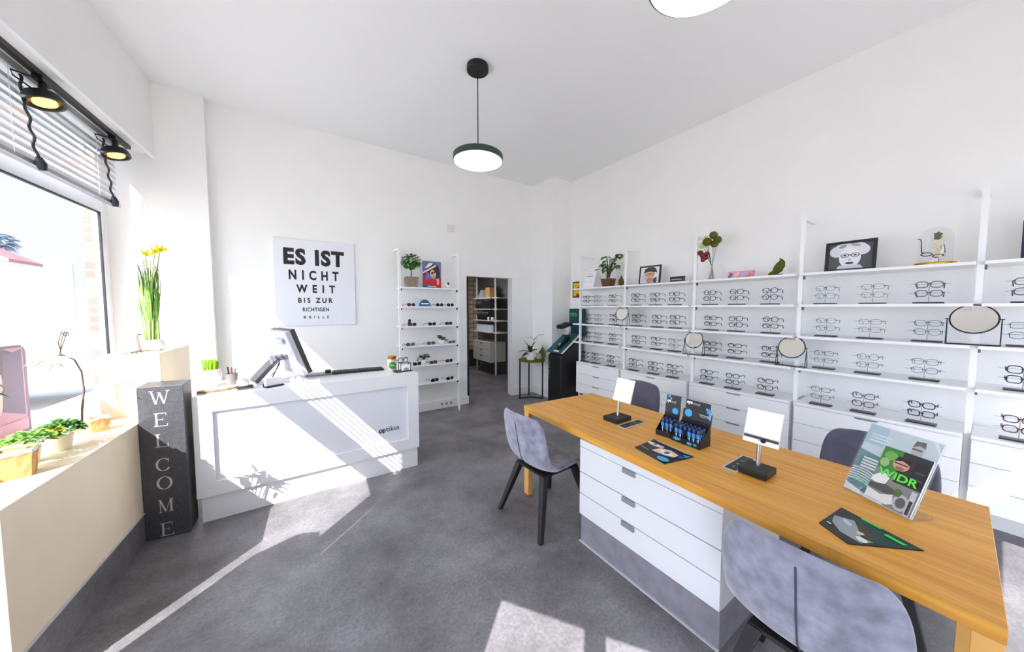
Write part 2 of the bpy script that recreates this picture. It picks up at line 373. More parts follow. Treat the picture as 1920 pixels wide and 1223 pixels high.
# ------------------------------------------------------------------ outside
GROUND = mat('pale_paving', C(205, 203, 200), .9, noise=.05, nscale=1)
struct(MB().box(-40, 30, -30, -2.1, -.3, -.13).box(-40, -2.61, -2.1, 60, -.3, -.13).build('floor_street', GROUND))
bp = MB().box(-1.717, -1.52, 5.13, 5.5, -.13, 3.6).build('brick_pier', brickmat('pale_brick', C(150, 124, 116), C(132, 104, 96), C(172, 162, 156), .22, .09))
tag(bp, 'pale red brick pier outside beside the window frame', 'pier')
hw = mat('white_render', C(236, 236, 236), .9)
hs = thing('house', 'white gabled house with pale pink roof down the street', 'house', (-15.7, 27, -.13))
MB().box(-4, 4, 0, 2, 0, 4.2).add([(-4, 0, 4.2), (4, 0, 4.2), (0, 0, 6.4)], [(0, 1, 2)]).build('walls', hw, hs)
MB().add([(-4.4, -.3, 4.1), (0, -.3, 6.6), (4.4, -.3, 4.1), (4.4, 2.3, 4.1), (0, 2.3, 6.6), (-4.4, 2.3, 4.1), (-4.4, -.3, 3.95), (0, -.3, 6.4), (4.4, -.3, 3.95), (4.4, 2.3, 3.95), (0, 2.3, 6.4), (-4.4, 2.3, 3.95)], [(0, 1, 4, 5), (1, 2, 3, 4), (6, 11, 10, 7), (7, 10, 9, 8), (0, 6, 7, 1), (1, 7, 8, 2), (5, 4, 10, 11), (4, 3, 9, 10), (2, 8, 9, 3), (0, 5, 11, 6)]).build('roof', mat('pink_roof_tiles', C(178, 130, 134), .8), hs)
for i, x in enumerate((-2.4, 0, 2.4)):
    f = MB().box(x - .5, x + .5, -.05, .02, 1.2, 2.6).build('window', WHITE, hs); MB().box(x - .42, x + .42, -.06, -.05, 1.28, 2.52).build('pane', mat('house_pane', C(170, 185, 200), .1), f)
hb = thing('house', 'long low white building far behind the utility pole', 'house', (-12.2, 38, -.13))
MB().box(-4, 5, 0, 6, 0, 3.0).build('walls', hw, hb); MB().box(-4.2, 5.2, -.2, 6.2, 3.0, 3.3).build('roof', mat('pale_eaves', C(215, 216, 222), .8), hb)
for i in range(4):
    f = MB().box(-3.6 + i * 2.2, -2.2 + i * 2.2, -.05, .02, .9, 2.1).build('window', WHITE, hb); MB().box(-3.5 + i * 2.2, -2.3 + i * 2.2, -.07, -.05, 1.0, 2.0).build('pane', mat('house_pane', C(170, 185, 200), .1), f)
tp = MB().tube([(-6.34, 18, -.13), (-6.34, 18, 3.1)], .05).build('utility_pole', mat('pale_pole', C(200, 200, 205), .7)); tag(tp, 'thin pale pole standing in the street', 'pole')
tr = thing('street_tree', 'dark bluish tree rising behind the pink roof', 'tree', (-17.3, 38, -.13))
MB().tube([(0, 0, 0), (0, .1, 3), (.1, 0, 5.6)], [.3, .22, .1]).build('trunk', TWIG, tr)
b = MB()
for i in range(420):
    a, e, r = random.uniform(0, 2 * PI), random.uniform(-1, 1), 1.35 * random.random() ** .4
    p = Vector((r * math.cos(a) * math.sqrt(1 - e * e), r * math.sin(a) * math.sqrt(1 - e * e), 6.1 + r * e * .6))
    b.leaf(p, (math.cos(a), math.sin(a), random.uniform(-.5, .6)), (0, 0, 1), .55, .4, k=2)
b.build('foliage', mat('bluish_foliage', C(150, 166, 186), .8), tr)
car = thing('parked_car', 'white car parked in the street outside the window', 'car', (-3.3, 9.6, -.13), math.radians(4))
CARW = mat('car_white_paint', C(240, 241, 244), .2)
prof = [(-2.1, .32), (2.1, .32), (2.15, .62), (2.0, .82), (1.15, .95), (.45, 1.42), (-1.2, 1.45), (-1.95, 1.0), (-2.12, .8)]
Mx = Matrix(((1, 0, 0, 0), (0, 0, 1, 0), (0, 1, 0, 0), (0, 0, 0, 1)))
MB().prism(prof, -.85, .85, M=Mx).build('body', CARW, car, bevel=.06)
MB().prism([(1.0, .98), (.42, 1.36), (-1.15, 1.39), (-1.7, 1.02)], -.86, .86, M=Mx).build('side_windows', mat('car_glass', C(205, 212, 220), .1), car)
for x in (-1.35, 1.35):
    for y in (-.86, .66):
        w = MB().lathe([(.32, 0), (.32, .2)], n=24, M=Matrix.Rotation(-PI / 2, 3, 'X')); w.build('wheel', BLACK, car, loc=(x, y, .32))

# ------------------------------------------------------------------ window wall: blind, track, spots
SLAT = mat('blind_slat', C(205, 206, 212), .45)
bl = thing('venetian_blind', 'half-raised white venetian blind hanging across the shop window', 'blind', L(-.56, 2.75, 2.57))
def bl_local(o, y, z): v = Vector(L(o, y, z)) - Vector(L(-.56, 2.75, 2.57)); return tuple(v)
b = MB(); ta = math.radians(67); hw_ = .0215
for i in range(9):
    z = 2.606 + i * .0535; du, dz = hw_ * math.cos(ta), hw_ * math.sin(ta)
    t = .0012
    p = [bl_local(-.56 - du, .78, z + dz - t), bl_local(-.56 + du, .78, z - dz - t), bl_local(-.56 + du, 4.69, z - dz - t), bl_local(-.56 - du, 4.69, z + dz - t)]
    q = [bl_local(-.56 - du, .78, z + dz + t), bl_local(-.56 + du, .78, z - dz + t), bl_local(-.56 + du, 4.69, z - dz + t), bl_local(-.56 - du, 4.69, z + dz + t)]
    b.hexa(p + q)
b.build('slats', SLAT, bl)
def blbox(mb, o0, o1, y0, y1, z0, z1): return mb.hexa([bl_local(*c) for c in ((o0, y0, z0), (o1, y0, z0), (o1, y1, z0), (o0, y1, z0), (o0, y0, z1), (o1, y0, z1), (o1, y1, z1), (o0, y1, z1))])
blbox(MB(), -.585, -.535, .78, 4.69, 2.548, 2.575).build('bottom_rail', mat('blind_rail', C(150, 152, 158), .35, metal=.3), bl)
blbox(MB(), -.60, -.52, .76, 4.70, 3.085, 3.128).build('head_rail', mat('blind_head', C(170, 171, 175), .4), bl)
CORD = mat('dark_cord', C(38, 40, 52), .6)
for y in (3.5, 4.40):
    pts = [bl_local(-.515 + .006 * math.sin(k * 1.1), y + .10 * k / 24 + .008 * math.cos(k * 1.1), 3.07 - .47 * k / 24) for k in range(25)]
    c = MB().tube(pts, .0075, 7); c.build('pull_cord', CORD, bl, smooth=True)
    p = Vector(pts[-1]); MB().tube([p, p + Vector((0, .02, -.035)), p + Vector((0, .035, -.075))], [.014, .026, .018], 10).build('cord_tassel', CORD, bl, smooth=True)
    for dy in (-.06,):
        MB().tube([bl_local(-.528, y + dy, 3.09), bl_local(-.528, y + dy, 2.56)], .0015, 4).build('ladder_string', WHITE, bl)
# soffit rails
b = MB(); lbox(b, -.345, -.312, .25, 4.785, 3.095, 3.15); struct(b.build('trim_3', WHITE, bevel=.003))
b = MB(); lbox(b, -.366, -.356, .25, 4.70, 3.118, 3.131); struct(b.build('trim_4', DARK))
b = MB(); lbox(b, -.56, -.553, .25, 4.64, 3.118, 3.131); struct(b.build('trim_5', BLACK))
tr_ = MB(); lbox(tr_, -.47, -.435, .3, 4.66, 3.095, 3.129); tag(tr_.build('lighting_track', BLACKM), 'black lighting track under the window soffit', 'track')
WARM = mat('warm_bulb', C(255, 190, 80), .4, emit=7, ecol=C(255, 176, 60))
def spot(y, label):
    p = L(-.452, y, 3.095); t = thing('spotlight', label, 'spotlight', p)
    MB().box(-.022, .022, -.06, .06, -.03, 0).build('adapter', BLACKM, t)
    MB().tube([(0, 0, -.03), (0, 0, -.085)], .02, 12).build('bracket', BLACKM, t)
    rot = Matrix.Rotation(math.radians(-5), 3, 'X') @ Matrix.Rotation(math.radians(-14), 3, 'Y')
    MB().lathe([(.05, .04), (.078, .028), (.09, 0), (.09, -.03), (.074, -.03), (.055, -.01), (.05, -.005)], (0, 0, -.13), 28, M=rot).build('head', BLACKM, t, smooth=True)
    MB().lathe([(.052, -.026), (.052, -.014)], (0, 0, -.13), 24, M=rot).build('bulb', WARM, t)
    MB().tube([(-.03, -.05, -.02), (-.07, -.13, -.04), (-.06, -.14, -.075), (-.02, -.06, -.10)], .005, 6).build('cable', BLACK, t)
    return t
spot(3.56, 'black round spotlight nearer the camera on the window track'); spot(4.42, 'black round spotlight at the far end of the window track')

# ------------------------------------------------------------------ window display
b = MB(); lbox(b, -.34, 0, 2.1, 3.418, .2022, .822); tag(b.build('display_plinth', BEIGE, bevel=.003), 'long low beige plinth under the window', 'plinth')
b = MB(); lbox(b, -.25, .05, 3.42, 4.04, .2022, 1.268); tag(b.build('display_plinth', BEIGE, bevel=.003), 'tall beige plinth behind the dark welcome pillar', 'plinth')
# poster board with a pink portrait in the window
pb = thing('poster_board', 'tall pink portrait poster board standing against the window glass', 'poster', L(-.59, 3.2, .786))
Mp = frame((0, 0, .29), (0, 1, 0), (0, 0, 1)); Mp = Matrix(((.0646, 0, 1, 0), (1, 0, -.0646, 0), (0, 1, 0, .30), (0, 0, 0, 1)))
MB().prism(ell(.24, .22, .06, .06, 8, 0, 0, PI / 2) + ell(-.24, .22, .06, .06, 8, 0, PI / 2, PI) + [(-.3, -.3), (.3, -.3)], -.012, .012, M=Mp).build('panel', mat('poster_edge', C(120, 104, 132), .5), pb)
b = MB(); printed(b, Mp, .58, .56, [(R4(.03, .03, .97, .97), (186, 140, 165)), (ell(.4, .52, .3, .36), (236, 190, 196)), (ell(.45, .84, .45, .16), (96, 80, 112)), ([(.66, .3), (.95, .2), (.95, .95), (.7, .9)], (104, 92, 128)),
     (ell(.28, .55, .13, .07), (70, 60, 88)), (ell(.28, .55, .105, .05), (226, 180, 190)), (ell(.57, .55, .13, .07), (70, 60, 88)), (ell(.57, .55, .105, .05), (226, 180, 190)), (ell(.42, .3, .1, .03), (176, 70, 100)), (R4(.03, .03, .97, .16), (202, 150, 176))], z0=.0125)
b.build('print', None, pb)
# kraft bags, herb pots, bird, branch on the low plinth
ZP = .8225
def kraft_bag(y, o, label, s=1.0, rz=.2):
    t = thing('paper_bag_planter', label, 'planter', L(o, y, ZP), rz)
    b = MB(); n = 24; rows = [(.0, .052), (.035, .056), (.075, .057), (.1, .060), (.115, .064)]; vs = []
    for z, r in rows:
        for k in range(n):
            a = 2 * PI * k / n; w = r * (1 / max(abs(math.cos(a)), abs(math.sin(a)))) ** .8 * (1 + .03 * random.uniform(-1, 1)) * s
            vs.append((w * math.cos(a), w * math.sin(a), (z + (random.uniform(-.006, .006) if z > .05 else 0)) * s))
    fs = [(i * n + k, i * n + (k + 1) % n, (i + 1) * n + (k + 1) % n, (i + 1) * n + k) for i in range(4) for k in range(n)] + [list(range(n))[::-1]]
    b.add(vs, fs); b.build('bag', KRAFT, t)
    b = MB(); vs2 = [(x * .93, y_ * .93, z + .012) for x, y_, z in vs[3 * n:]]
    b.add(vs[4 * n:] + vs2[n:] , [(k, (k + 1) % n, n + (k + 1) % n, n + k) for k in range(n)]); b.add([(x * .9, y_ * .9, z - .01) for x, y_, z in vs[4 * n:]], [list(range(n))]); b.build('lining', mat('white_tissue', C(240, 236, 228), .8), t)
    return t
kraft_bag(2.50, -.155, 'kraft paper bag planter nearest the camera on the low plinth', 1.0)
kraft_bag(3.14, -.15, 'small kraft paper bag planter at the far end of the low plinth', .70, .5)
def herb_pot(y, o, label):
    t = thing('herb_pot', label, 'plant', L(o, y, ZP))
    MB().lathe([(.034, 0), (.044, .085), (.041, .085), (.039, .07)], n=24).build('pot', CREAM, t, smooth=True)
    b = MB()
    for i in range(280):
        a, r = random.uniform(0, 2 * PI), .076 * math.sqrt(random.random()); z = .085 + .06 * (1 - (r / .09) ** 2) * random.uniform(.5, 1.2) + .01
        b.leaf((r * math.cos(a), r * math.sin(a), z), (math.cos(a), math.sin(a), random.uniform(-.2, .7)), (0, 0, 1), .026, .021, k=3)
    b.build('foliage', LEAFL if 'nearer' in label else LEAF, t)
    return t
herb_pot(2.665, -.20, 'light green herb in a cream pot, nearer the camera'); herb_pot(2.83, -.165, 'bushy green herb in a cream pot, farther along the plinth'); 
bt = thing('bird_figurine', 'small yellow bird figurine at the foot of the bare branch', 'figurine', L(-.305, 3.10, ZP), .4)
MB().ball((0, 0, .055), .03, sq=(1.3, .9, 1)).ball((.035, 0, .082), .017).build('body', mat('yellow_paint', C(214, 190, 40), .6), bt, smooth=True)
MB().tube([(.05, 0, .082), (.066, 0, .079)], [.005, .001], 6).build('beak', TWIG, bt); MB().leaf((-.03, 0, .055), (-1, 0, .2), (0, 0, 1), .05, .03, k=3).build('tail', TWIG, bt)
MB().tube([(0, .008, 0), (0, .008, .035)], .003, 5).build('leg', TWIG, bt); MB().tube([(0, -.008, 0), (0, -.008, .035)], .003, 5).build('leg', TWIG, bt)
br_ = thing('bare_branch', 'arching bare orchid branch with dried leaves on the low plinth', 'branch', L(-.27, 3.26, ZP), 0)
pts = [(0, 0, 0), (0, .02, .12), (0, .06, .24), (-.005, .06, .36), (-.01, 0, .45), (-.015, -.1, .49), (-.02, -.2, .485)]
MB().tube(pts, [.006, .006, .005, .005, .005, .004, .003], 6).build('stem', TWIG, br_, smooth=True)
b = MB()
for i in range(46): b.leaf((-.02 + random.uniform(-.02, .02), random.uniform(-.30, -.14), .48 + random.uniform(-.03, .03)), (random.uniform(-1, 1), random.uniform(-1, .5), random.uniform(-.4, .3)), (0, 0, 1), .07, .016, k=3)
b.build('dried_leaves', mat('dried_leaf', C(222, 216, 204), .8), br_)
b = MB()
for k in range(3): b.tube([(-.02, -.1 - .02 * k, .485), (-.02, -.13 + .03 * k, .57), (-.02, -.09 + .03 * k, .63), (-.02, -.05 + .02 * k, .60)], .0025, 5)
b.build('tendril', TWIG, br_)
rk = MB()
for i, (dx, dy, r) in enumerate(((0, 0, .022), (.03, .03, .018), (-.02, .035, .016), (.02, -.03, .015), (.0, .06, .014))): rk.ball((dx, dy, r * .6), r, 8, 6, sq=(1.2, 1, .7))
st_ = rk.build('pebbles', mat('tan_pebble', C(196, 168, 140), .8), loc=L(-.235, 3.30, ZP)); tag(st_, 'little heap of tan pebbles beside the branch foot', 'pebbles'); st_['kind'] = 'stuff'
oa = thing('arching_plant', 'arching leafy plant in a white pot at the near end of the low plinth', 'plant', L(-.29, 2.38, ZP))
MB().lathe([(.04, 0), (.055, .09), (.05, .09), (.045, .02)], n=24).build('pot', CERAM, oa, smooth=True)
b = MB(); l_ = MB()
for k in range(7):
    a = -1.2 + k * .45; p = [(0, 0, .08), (.03 * math.cos(a), .02 + .03 * math.sin(a), .28), (.07 * math.cos(a), .03 * math.sin(a), .46 + .02 * (k % 3)), (.13 * math.cos(a), .06 * math.sin(a), .42)]
    b.tube(p, .0035, 5)
    for q in range(6): c = Vector(p[2]).lerp(Vector(p[3]), q / 5); l_.leaf(c, (random.uniform(-1, 1), random.uniform(-1, 1), random.uniform(-.4, .6)), (0, 0, 1), .07, .022, k=3)
b.build('stems', TWIG, oa, smooth=True); l_.build('leaves', LEAF, oa)
# tall arrangement on the tall plinth
ZT = 1.2685
fa = thing('flower_arrangement', 'tall bundle of green stems with yellow tulips in a white bowl', 'flowers', L(-.055, 3.66, ZT))
MB().lathe([(.045, 0), (.062, .012), (.068, .05), (.055, .085), (.05, .085), (.058, .05)], n=28).build('bowl', CERAM, fa, smooth=True)
b = MB()
for i in range(34):
    a, r = random.uniform(0, 2 * PI), .04 * math.sqrt(random.random()); h = random.uniform(.33, .62); dx, dy = random.uniform(-.03, .035), random.uniform(-.03, .05)
    b.tube([(r * math.cos(a), r * math.sin(a), .05), (r * math.cos(a) + dx * .3, r * math.sin(a) + dy * .3, .05 + h * .5), (r * math.cos(a) + dx, r * math.sin(a) + dy, .05 + h)], [.005, .005, .003], 6)
b.build('stems', STEM, fa, smooth=True)
b = MB()
for i in range(30):
    a = random.uniform(0, 2 * PI); h = random.uniform(.3, .62); b.leaf((.03 * math.cos(a), .03 * math.sin(a), h * .6), (.25 * math.cos(a), .25 * math.sin(a), 1), (math.cos(a), math.sin(a), 0), .3, .013, k=4, bend=.15)
b.build('grass_blades', LEAFL, fa)
b = MB()
for i in range(16):
    a = random.uniform(0, 2 * PI); x, y = .05 * math.cos(a), .05 * math.sin(a); b.tube([(x * .4, y * .4, .3), (x * .7, y * .7, .52), (x * 1.2, y * 1.2, random.uniform(.6, .72))], .002, 4)
b.build('twigs', TWIG, fa)
for dx, dy, h in ((.0, -.045, .735), (.035, .005, .765), (.06, .03, .785)):
    MB().tube([(0, 0, .4), (dx * .6, dy * .6, .6), (dx, dy, h - .01)], .004, 5).build('flower_stem', STEM, fa, smooth=True)
    b = MB()
    for k in range(6):
        a = k * PI / 3; b.leaf((dx, dy, h - .012), (.5 * math.cos(a) + .5, .5 * math.sin(a) - .3, .7), (math.cos(a), math.sin(a), .2), .055, .032, k=4, bend=-.3)
    b.build('tulip', mat('tulip_yellow', C(228, 220, 56), .5), fa)
pf = thing('bird_figurine', 'pale pink slender bird figurine beside the flower bowl', 'figurine', L(-.11, 3.56, ZT), .5)
PINK = mat('pale_pink', C(225, 190, 196), .6)
MB().lathe([(.03, 0), (.026, .03), (.014, .09), (.012, .12)], n=16).ball((0, 0, .13), .02, sq=(1, 1, 1.1)).build('body', PINK, pf, smooth=True)
MB().tube([(.015, 0, .132), (.04, 0, .128)], [.005, .001], 6).build('beak', TWIG, pf); MB().leaf((0, .02, .1), (.1, .1, -1), (0, 1, 0), .08, .03, k=3).build('wing', mat('rose_stripe', C(170, 90, 110), .7), pf)
tw = MB()
for k in range(7): tw.tube([(random.uniform(-.05, .05), -.08 + k * .03, .004), (random.uniform(-.05, .05), -.05 + k * .03, .016), (random.uniform(-.05, .05), -.01 + k * .03, .006)], .003, 5)
t_ = tw.build('twig_garland', TWIG, loc=L(-.1, 3.46, ZT + .001)); tag(t_, 'thin brown twig garland along the tall plinth edge', 'garland')
# welcome pillar
wp = thing('welcome_pillar', 'dark grey pillar carved with WELCOME standing beside the counter', 'pillar', (-.885, 3.18, 0))
MB().prism([(0, 0), (.232, -.035), (.235, .17), (.002, .212)], 0, 1.066).build('shaft', mat('dark_slate', C(72, 72, 78), .45, noise=.2, nscale=60, bump=.25), wp, bevel=.003)
LET = mat('carved_letter', C(196, 194, 190), .4)
ux = Vector((.232, -.035, 0)).normalized()
def stroke(p, q, w):
    d = Vector((q[0] - p[0], q[1] - p[1])).normalized(); h = w / 2 / max(.3, abs(d.y)); return [(p[0] - h, p[1]), (p[0] + h, p[1]), (q[0] + h, q[1]), (q[0] - h, q[1])]
def arcs(a0, a1, n=26):
    out = []
    for k in range(n):
        t0, t1 = a0 + (a1 - a0) * k / n, a0 + (a1 - a0) * (k + 1) / n; g = lambda t: .05 + .11 * abs(math.cos(t))
        out.append([(.5 + .5 * math.cos(t0), .5 + .5 * math.sin(t0)), (.5 + .5 * math.cos(t1), .5 + .5 * math.sin(t1)), (.5 + (.5 - g(t1)) * math.cos(t1), .5 + (.5 - g(t1) * .8) * math.sin(t1)), (.5 + (.5 - g(t0)) * math.cos(t0), .5 + (.5 - g(t0) * .8) * math.sin(t0))])
    return out
SER = {'W': [stroke((.08, 1), (.3, 0), .1), stroke((.3, 0), (.5, .85), .045), stroke((.5, .85), (.72, 0), .1), stroke((.72, 0), (.93, 1), .045), R4(-.04, .965, .2, 1), R4(.4, .83, .58, .86), R4(.82, .965, 1.04, 1)],
       'E': [R4(.12, 0, .27, 1), R4(0, .955, .9, 1), R4(0, 0, .97, .045), R4(.27, .49, .66, .53), R4(.86, .8, .9, .955), R4(.93, .045, .97, .2), R4(.63, .41, .66, .61)],
       'L': [R4(.12, 0, .27, 1), R4(0, .965, .4, 1), R4(0, 0, .95, .045), R4(.91, .045, .95, .25)],
       'C': arcs(.75, 2 * PI - .6) + [R4(.82, .66, .86, .95)], 'O': arcs(0, 2 * PI),
       'M': [R4(.1, 0, .145, 1), stroke((.12, 1), (.47, .06), .12), stroke((.47, .06), (.84, 1), .045), R4(.78, 0, .92, 1), R4(0, 0, .25, .035), R4(0, .965, .15, 1), R4(.68, 0, 1.02, .035), R4(.9, .965, 1.02, 1)]}
for ch, z, w in (('W', .99, .10), ('E', .835, .072), ('L', .69, .07), ('C', .52, .08), ('O', .39, .082), ('M', .228, .078), ('E', .06, .07)):
    Ml = frame(ux * .112 + Vector((0, 0, z)), ux, (0, 0, 1)); b = MB()
    for i, pg in enumerate(SER[ch]): b.add([Ml @ Vector(((u - .5) * w, (v - .5) * .092, .0008 + .00004 * (i % 7))) for u, v in pg], [list(range(len(pg)))])
    b.build('letter', LET, wp)

# ------------------------------------------------------------------ counter
CTZ = .955
ct = thing('reception_counter', 'white reception counter with recessed front panel and dark logo', 'counter', (-.625, 3.2, 0))
W_ = 1.642; X0, X1, Z0, Z1 = .107, 1.537, .305, .835
b = MB().box(0, W_, 0, .62, .93, CTZ).box(0, W_, 0, .02, Z1, .93).box(0, W_, 0, .02, .2, Z0).box(0, X0, 0, .02, Z0, Z1).box(X1, W_, 0, .02, Z0, Z1)
b.box(0, .02, .02, .62, .2, .93).box(W_ - .02, W_, .02, .62, .2, .93).box(.02, W_ - .02, .6, .62, .2, .93).box(.02, W_ - .02, .02, .6, .2, .22)
b.build('body', WHITE, ct)
MB().box(.02, W_ - .02, .022, .034, .22, .93).build('front_panel', mat('pale_panel', C(233, 235, 242), .2), ct)
MB().box(.02, W_ - .01, .03, .58, 0, .2).build('plinth', WHITE, ct)
text('optikus', frame((1.36, .0215, .43), (1, 0, 0), (0, 0, 1)), (.185, .062), mat('navy_letter', C(32, 36, 84), .4), ct, 'logo', space=1.15, bold=.018)
for x in (1.281, 1.309): MB().tube([(x + .0125 * math.cos(k * PI / 8), .021, .427 + .0165 * math.sin(k * PI / 8)) for k in range(16)], .003, 5, closed=True).build('logo_ring', mat('navy_letter', C(32, 36, 84), .4), ct)
Z = CTZ + .0005
hd = thing('head_planter', 'white bespectacled head planter with green grass hair', 'planter', (-.575, 3.58, Z), math.radians(-20))
MB().lathe([(.045, 0), (.055, .02), (.066, .06), (.068, .1), (.06, .14), (.052, .14), (.058, .1)], n=28).build('head', CERAM, hd, smooth=True)
for x in (-.025, .025): MB().tube([(x + .019 * math.cos(k * PI / 8), -.066, .09 + .017 * math.sin(k * PI / 8)) for k in range(16)], .0022, 5, closed=True).build('rim', mat('soft_grey', C(170, 168, 168), .5), hd)
MB().tube([(0, -.064, .09), (0, -.078, .062), (0, -.064, .058)], [.006, .012, .006], 8).build('nose', CERAM, hd, smooth=True)
b = MB()
for i in range(70):
    a, r = random.uniform(0, 2 * PI), .045 * math.sqrt(random.random()); b.tube([(r * math.cos(a), r * math.sin(a), .13), (r * 1.15 * math.cos(a), r * 1.15 * math.sin(a), random.uniform(.2, .225))], [.005, .0035], 5)
b.build('grass', mat('bright_grass', C(130, 190, 30), .5, noise=.3, nscale=60), hd)
cp = thing('pen_cup', 'grey metal cup of pens beside the head planter', 'cup', (-.44, 3.54, Z))
MB().lathe([(.036, 0), (.04, .1), (.037, .1), (.034, .01)], n=24).build('cup', mat('dull_grey', C(140, 138, 138), .4, metal=.4), cp, smooth=True)
for k, c in enumerate((BLACK, mat('pen_red', C(150, 40, 70), .4), mat('pen_grey', C(90, 96, 110), .4))): MB().tube([(-.01 + k * .01, .0, .01), (-.025 + k * .024, .01, .155 - k * .008)], .005, 6).build('pen', c, cp)
ws = thing('wood_slice', 'oval slice of bark-edged wood on the counter', 'tray', (-.50, 3.37, Z), .4)
poly = [(x * (1 + random.uniform(-.06, .06)), y * (1 + random.uniform(-.06, .06))) for x, y in ell(0, 0, .125, .06, 30)]
MB().prism(poly, 0, .016).build('bark', mat('bark', C(150, 122, 92), .9, noise=.4, nscale=40, bump=.6), ws)
MB().prism([(x * .95, y * .93) for x, y in poly], .0161, .018).build('face', mat('pale_wood_face', C(216, 188, 150), .7, noise=.5, nscale=30), ws)
tdp = thing('tape_dispenser', 'clear and black desk tape dispenser in front of the monitor', 'dispenser', (-.335, 3.31, Z), .3)
MB().box(-.05, .05, -.03, .03, 0, .028).build('base', BLACK, tdp, bevel=.004); MB().lathe([(.038, -.012), (.038, .012)], (-.012, 0, .055), 24, M=Matrix.Rotation(PI / 2, 3, 'X')).build('tape_roll', mat('pale_tape', C(206, 214, 220), .2), tdp, smooth=True)
MB().box(-.055, .055, -.032, .032, .0, .085).build('cover', CLEAR, tdp, bevel=.006)
ch_ = thing('card_holder', 'small white card stack in a black holder before the monitor', 'card holder', (-.15, 3.295, Z), .5)
MB().box(-.065, .065, -.03, .03, 0, .012).box(-.065, .065, .02, .03, .012, .03).build('tray', BLACK, ch_); MB().box(-.06, .06, -.012, .02, .0125, .074).build('cards', mat('card_white', C(246, 244, 250), .6), ch_)
# till monitor, seen from behind
mo = thing('till_monitor', 'grey till monitor on an angled stand, seen from behind', 'monitor', (-.14, 3.50, Z))
nrm = Vector((.925, .38, 0)).normalized(); hx = Vector((.38, -.925, 0)).normalized(); tilt = math.radians(19); upv = Vector((0, 0, 1)) * math.cos(tilt) - nrm * math.sin(tilt)
Ms = frame((.085, .0, .255), hx, upv)     # local z points to the back? (x cross y)
MB().box(-.19, .19, -.20, .20, -.022, .022, M=Ms).build('screen_housing', mat('pale_grey_housing', C(196, 196, 204), .4), mo, bevel=.006)
zs = 1 if (Ms.to_3x3() @ Vector((0, 0, 1))).dot(nrm) > 0 else -1
MB().box(-.195, .195, -.205, .205, *sorted((zs * .0222, zs * .056)), M=Ms).build('bezel', mat('dark_bezel', C(52, 52, 54), .3), mo, bevel=.004)
MB().box(-.175, .175, -.18, .18, *sorted((zs * .0562, zs * .0568)), M=Ms).build('screen', mat('screen_glass', C(14, 15, 18), .05), mo)
MB().box(-.14, .12, .10, .145, *sorted((-zs * .0222, -zs * .045)), M=Ms).build('rear_grip', mat('pale_grey_housing2', C(176, 176, 184), .4), mo, bevel=.008)
b = MB(); p0, p1 = Vector((-.155, -.03, .022)), Vector((.0, .0, .20))
STG = mat('stand_grey', C(88, 86, 94), .4)
def slab(mb, p, q, w, t):
    d = (q - p).normalized(); s_ = hx * w / 2; n_ = d.cross(hx).normalized() * t / 2
    return mb.hexa([p - s_ - n_, p + s_ - n_, p + s_ + n_, p - s_ + n_, q - s_ - n_, q + s_ - n_, q + s_ + n_, q - s_ + n_])
slab(b, p0, p1, .13, .035); b.build('stand_arm', STG, mo, bevel=.006)
b = slab(MB(), Vector((-.02, .0, .20)), Vector((.075, .0, .215)), .1, .04); b.build('hinge', STG, mo, bevel=.006)
MB().box(-.20, .20, -.085, .075, 0, .012).build('base', mat('pale_base', C(210, 210, 216), .35), mo, bevel=.004)
for s_ in (0, 1): MB().tube([(-.03, -.02, .03 + .03 * s_), (.0, -.06, .10), (.03, -.05, .16 + .02 * s_), (.02, -.02, .21)], .004, 6).build('cable', BLACK, mo, smooth=True)
tm = thing('payment_terminal', 'small dark terminal lying beside the monitor', 'terminal', (.19, 3.60, Z), -.1)
MB().box(-.11, .11, -.05, .05, 0, .018).build('body', GREYM, tm, bevel=.004); MB().box(.05, .1, -.03, .03, .018, .045).build('scanner', BLACK, tm, bevel=.006)
kb = thing('keyboard', 'black keyboard at the back edge of the counter', 'keyboard', (.535, 3.60, Z), math.radians(-4))
MB().box(-.235, .235, -.07, .07, 0, .016).build('body', BLACK, kb, bevel=.004)
b = MB()
for r in range(5):
    for k in range(16): b.box(-.225 + k * .028, -.201 + k * .028, -.06 + r * .024, -.04 + r * .024, .0162, .022)
b.build('keys', mat('key_grey', C(44, 44, 48), .5), kb)
jr = thing('jar', 'glass jar with gold lid and round green label', 'jar', (.825, 3.44, Z))
MB().lathe([(.04, 0), (.045, .012), (.045, .105), (.036, .125)], n=28).build('body', mat('jar_sweets', C(226, 214, 196), .15), jr, smooth=True)
MB().lathe([(.039, .1255), (.041, .128), (.041, .15), (.037, .154)], n=28).build('lid', GOLD, jr, smooth=True)
b = MB(); n = 20
for k in range(n):
    a = 2 * PI * k / n; a2 = 2 * PI * (k + 1) / n
    f = lambda r, t: (.0458 * math.sin(r * math.cos(t) / .045 - .12), -.0458 * math.cos(r * math.cos(t) / .045 - .12), .062 + r * math.sin(t))
    for r0, r1 in ((0, .018), (.018, .037)): b.add([f(r0, a), f(r1, a), f(r1, a2), f(r0, a2)], [(0, 1, 2, 3)])
b.build('label', mat('label_green', C(40, 150, 50), .5), jr)
b = MB().box(-.018, .01, -.0468, -.0462, .058, .066); b.build('label_text', WHITE, jr)
gt = thing('display_tray', 'black tray with card and small wire rack at the counter end', 'tray', (.925, 3.36, Z), .1)
MB().box(-.10, .07, -.055, .055, 0, .006).build('plate', BLACK, gt); 
b = MB()
for x in (-.045, .055): b.tube([(x, .03, .006), (x, .03, .085), (x, -.03, .085), (x, -.03, .006)], .003, 5)
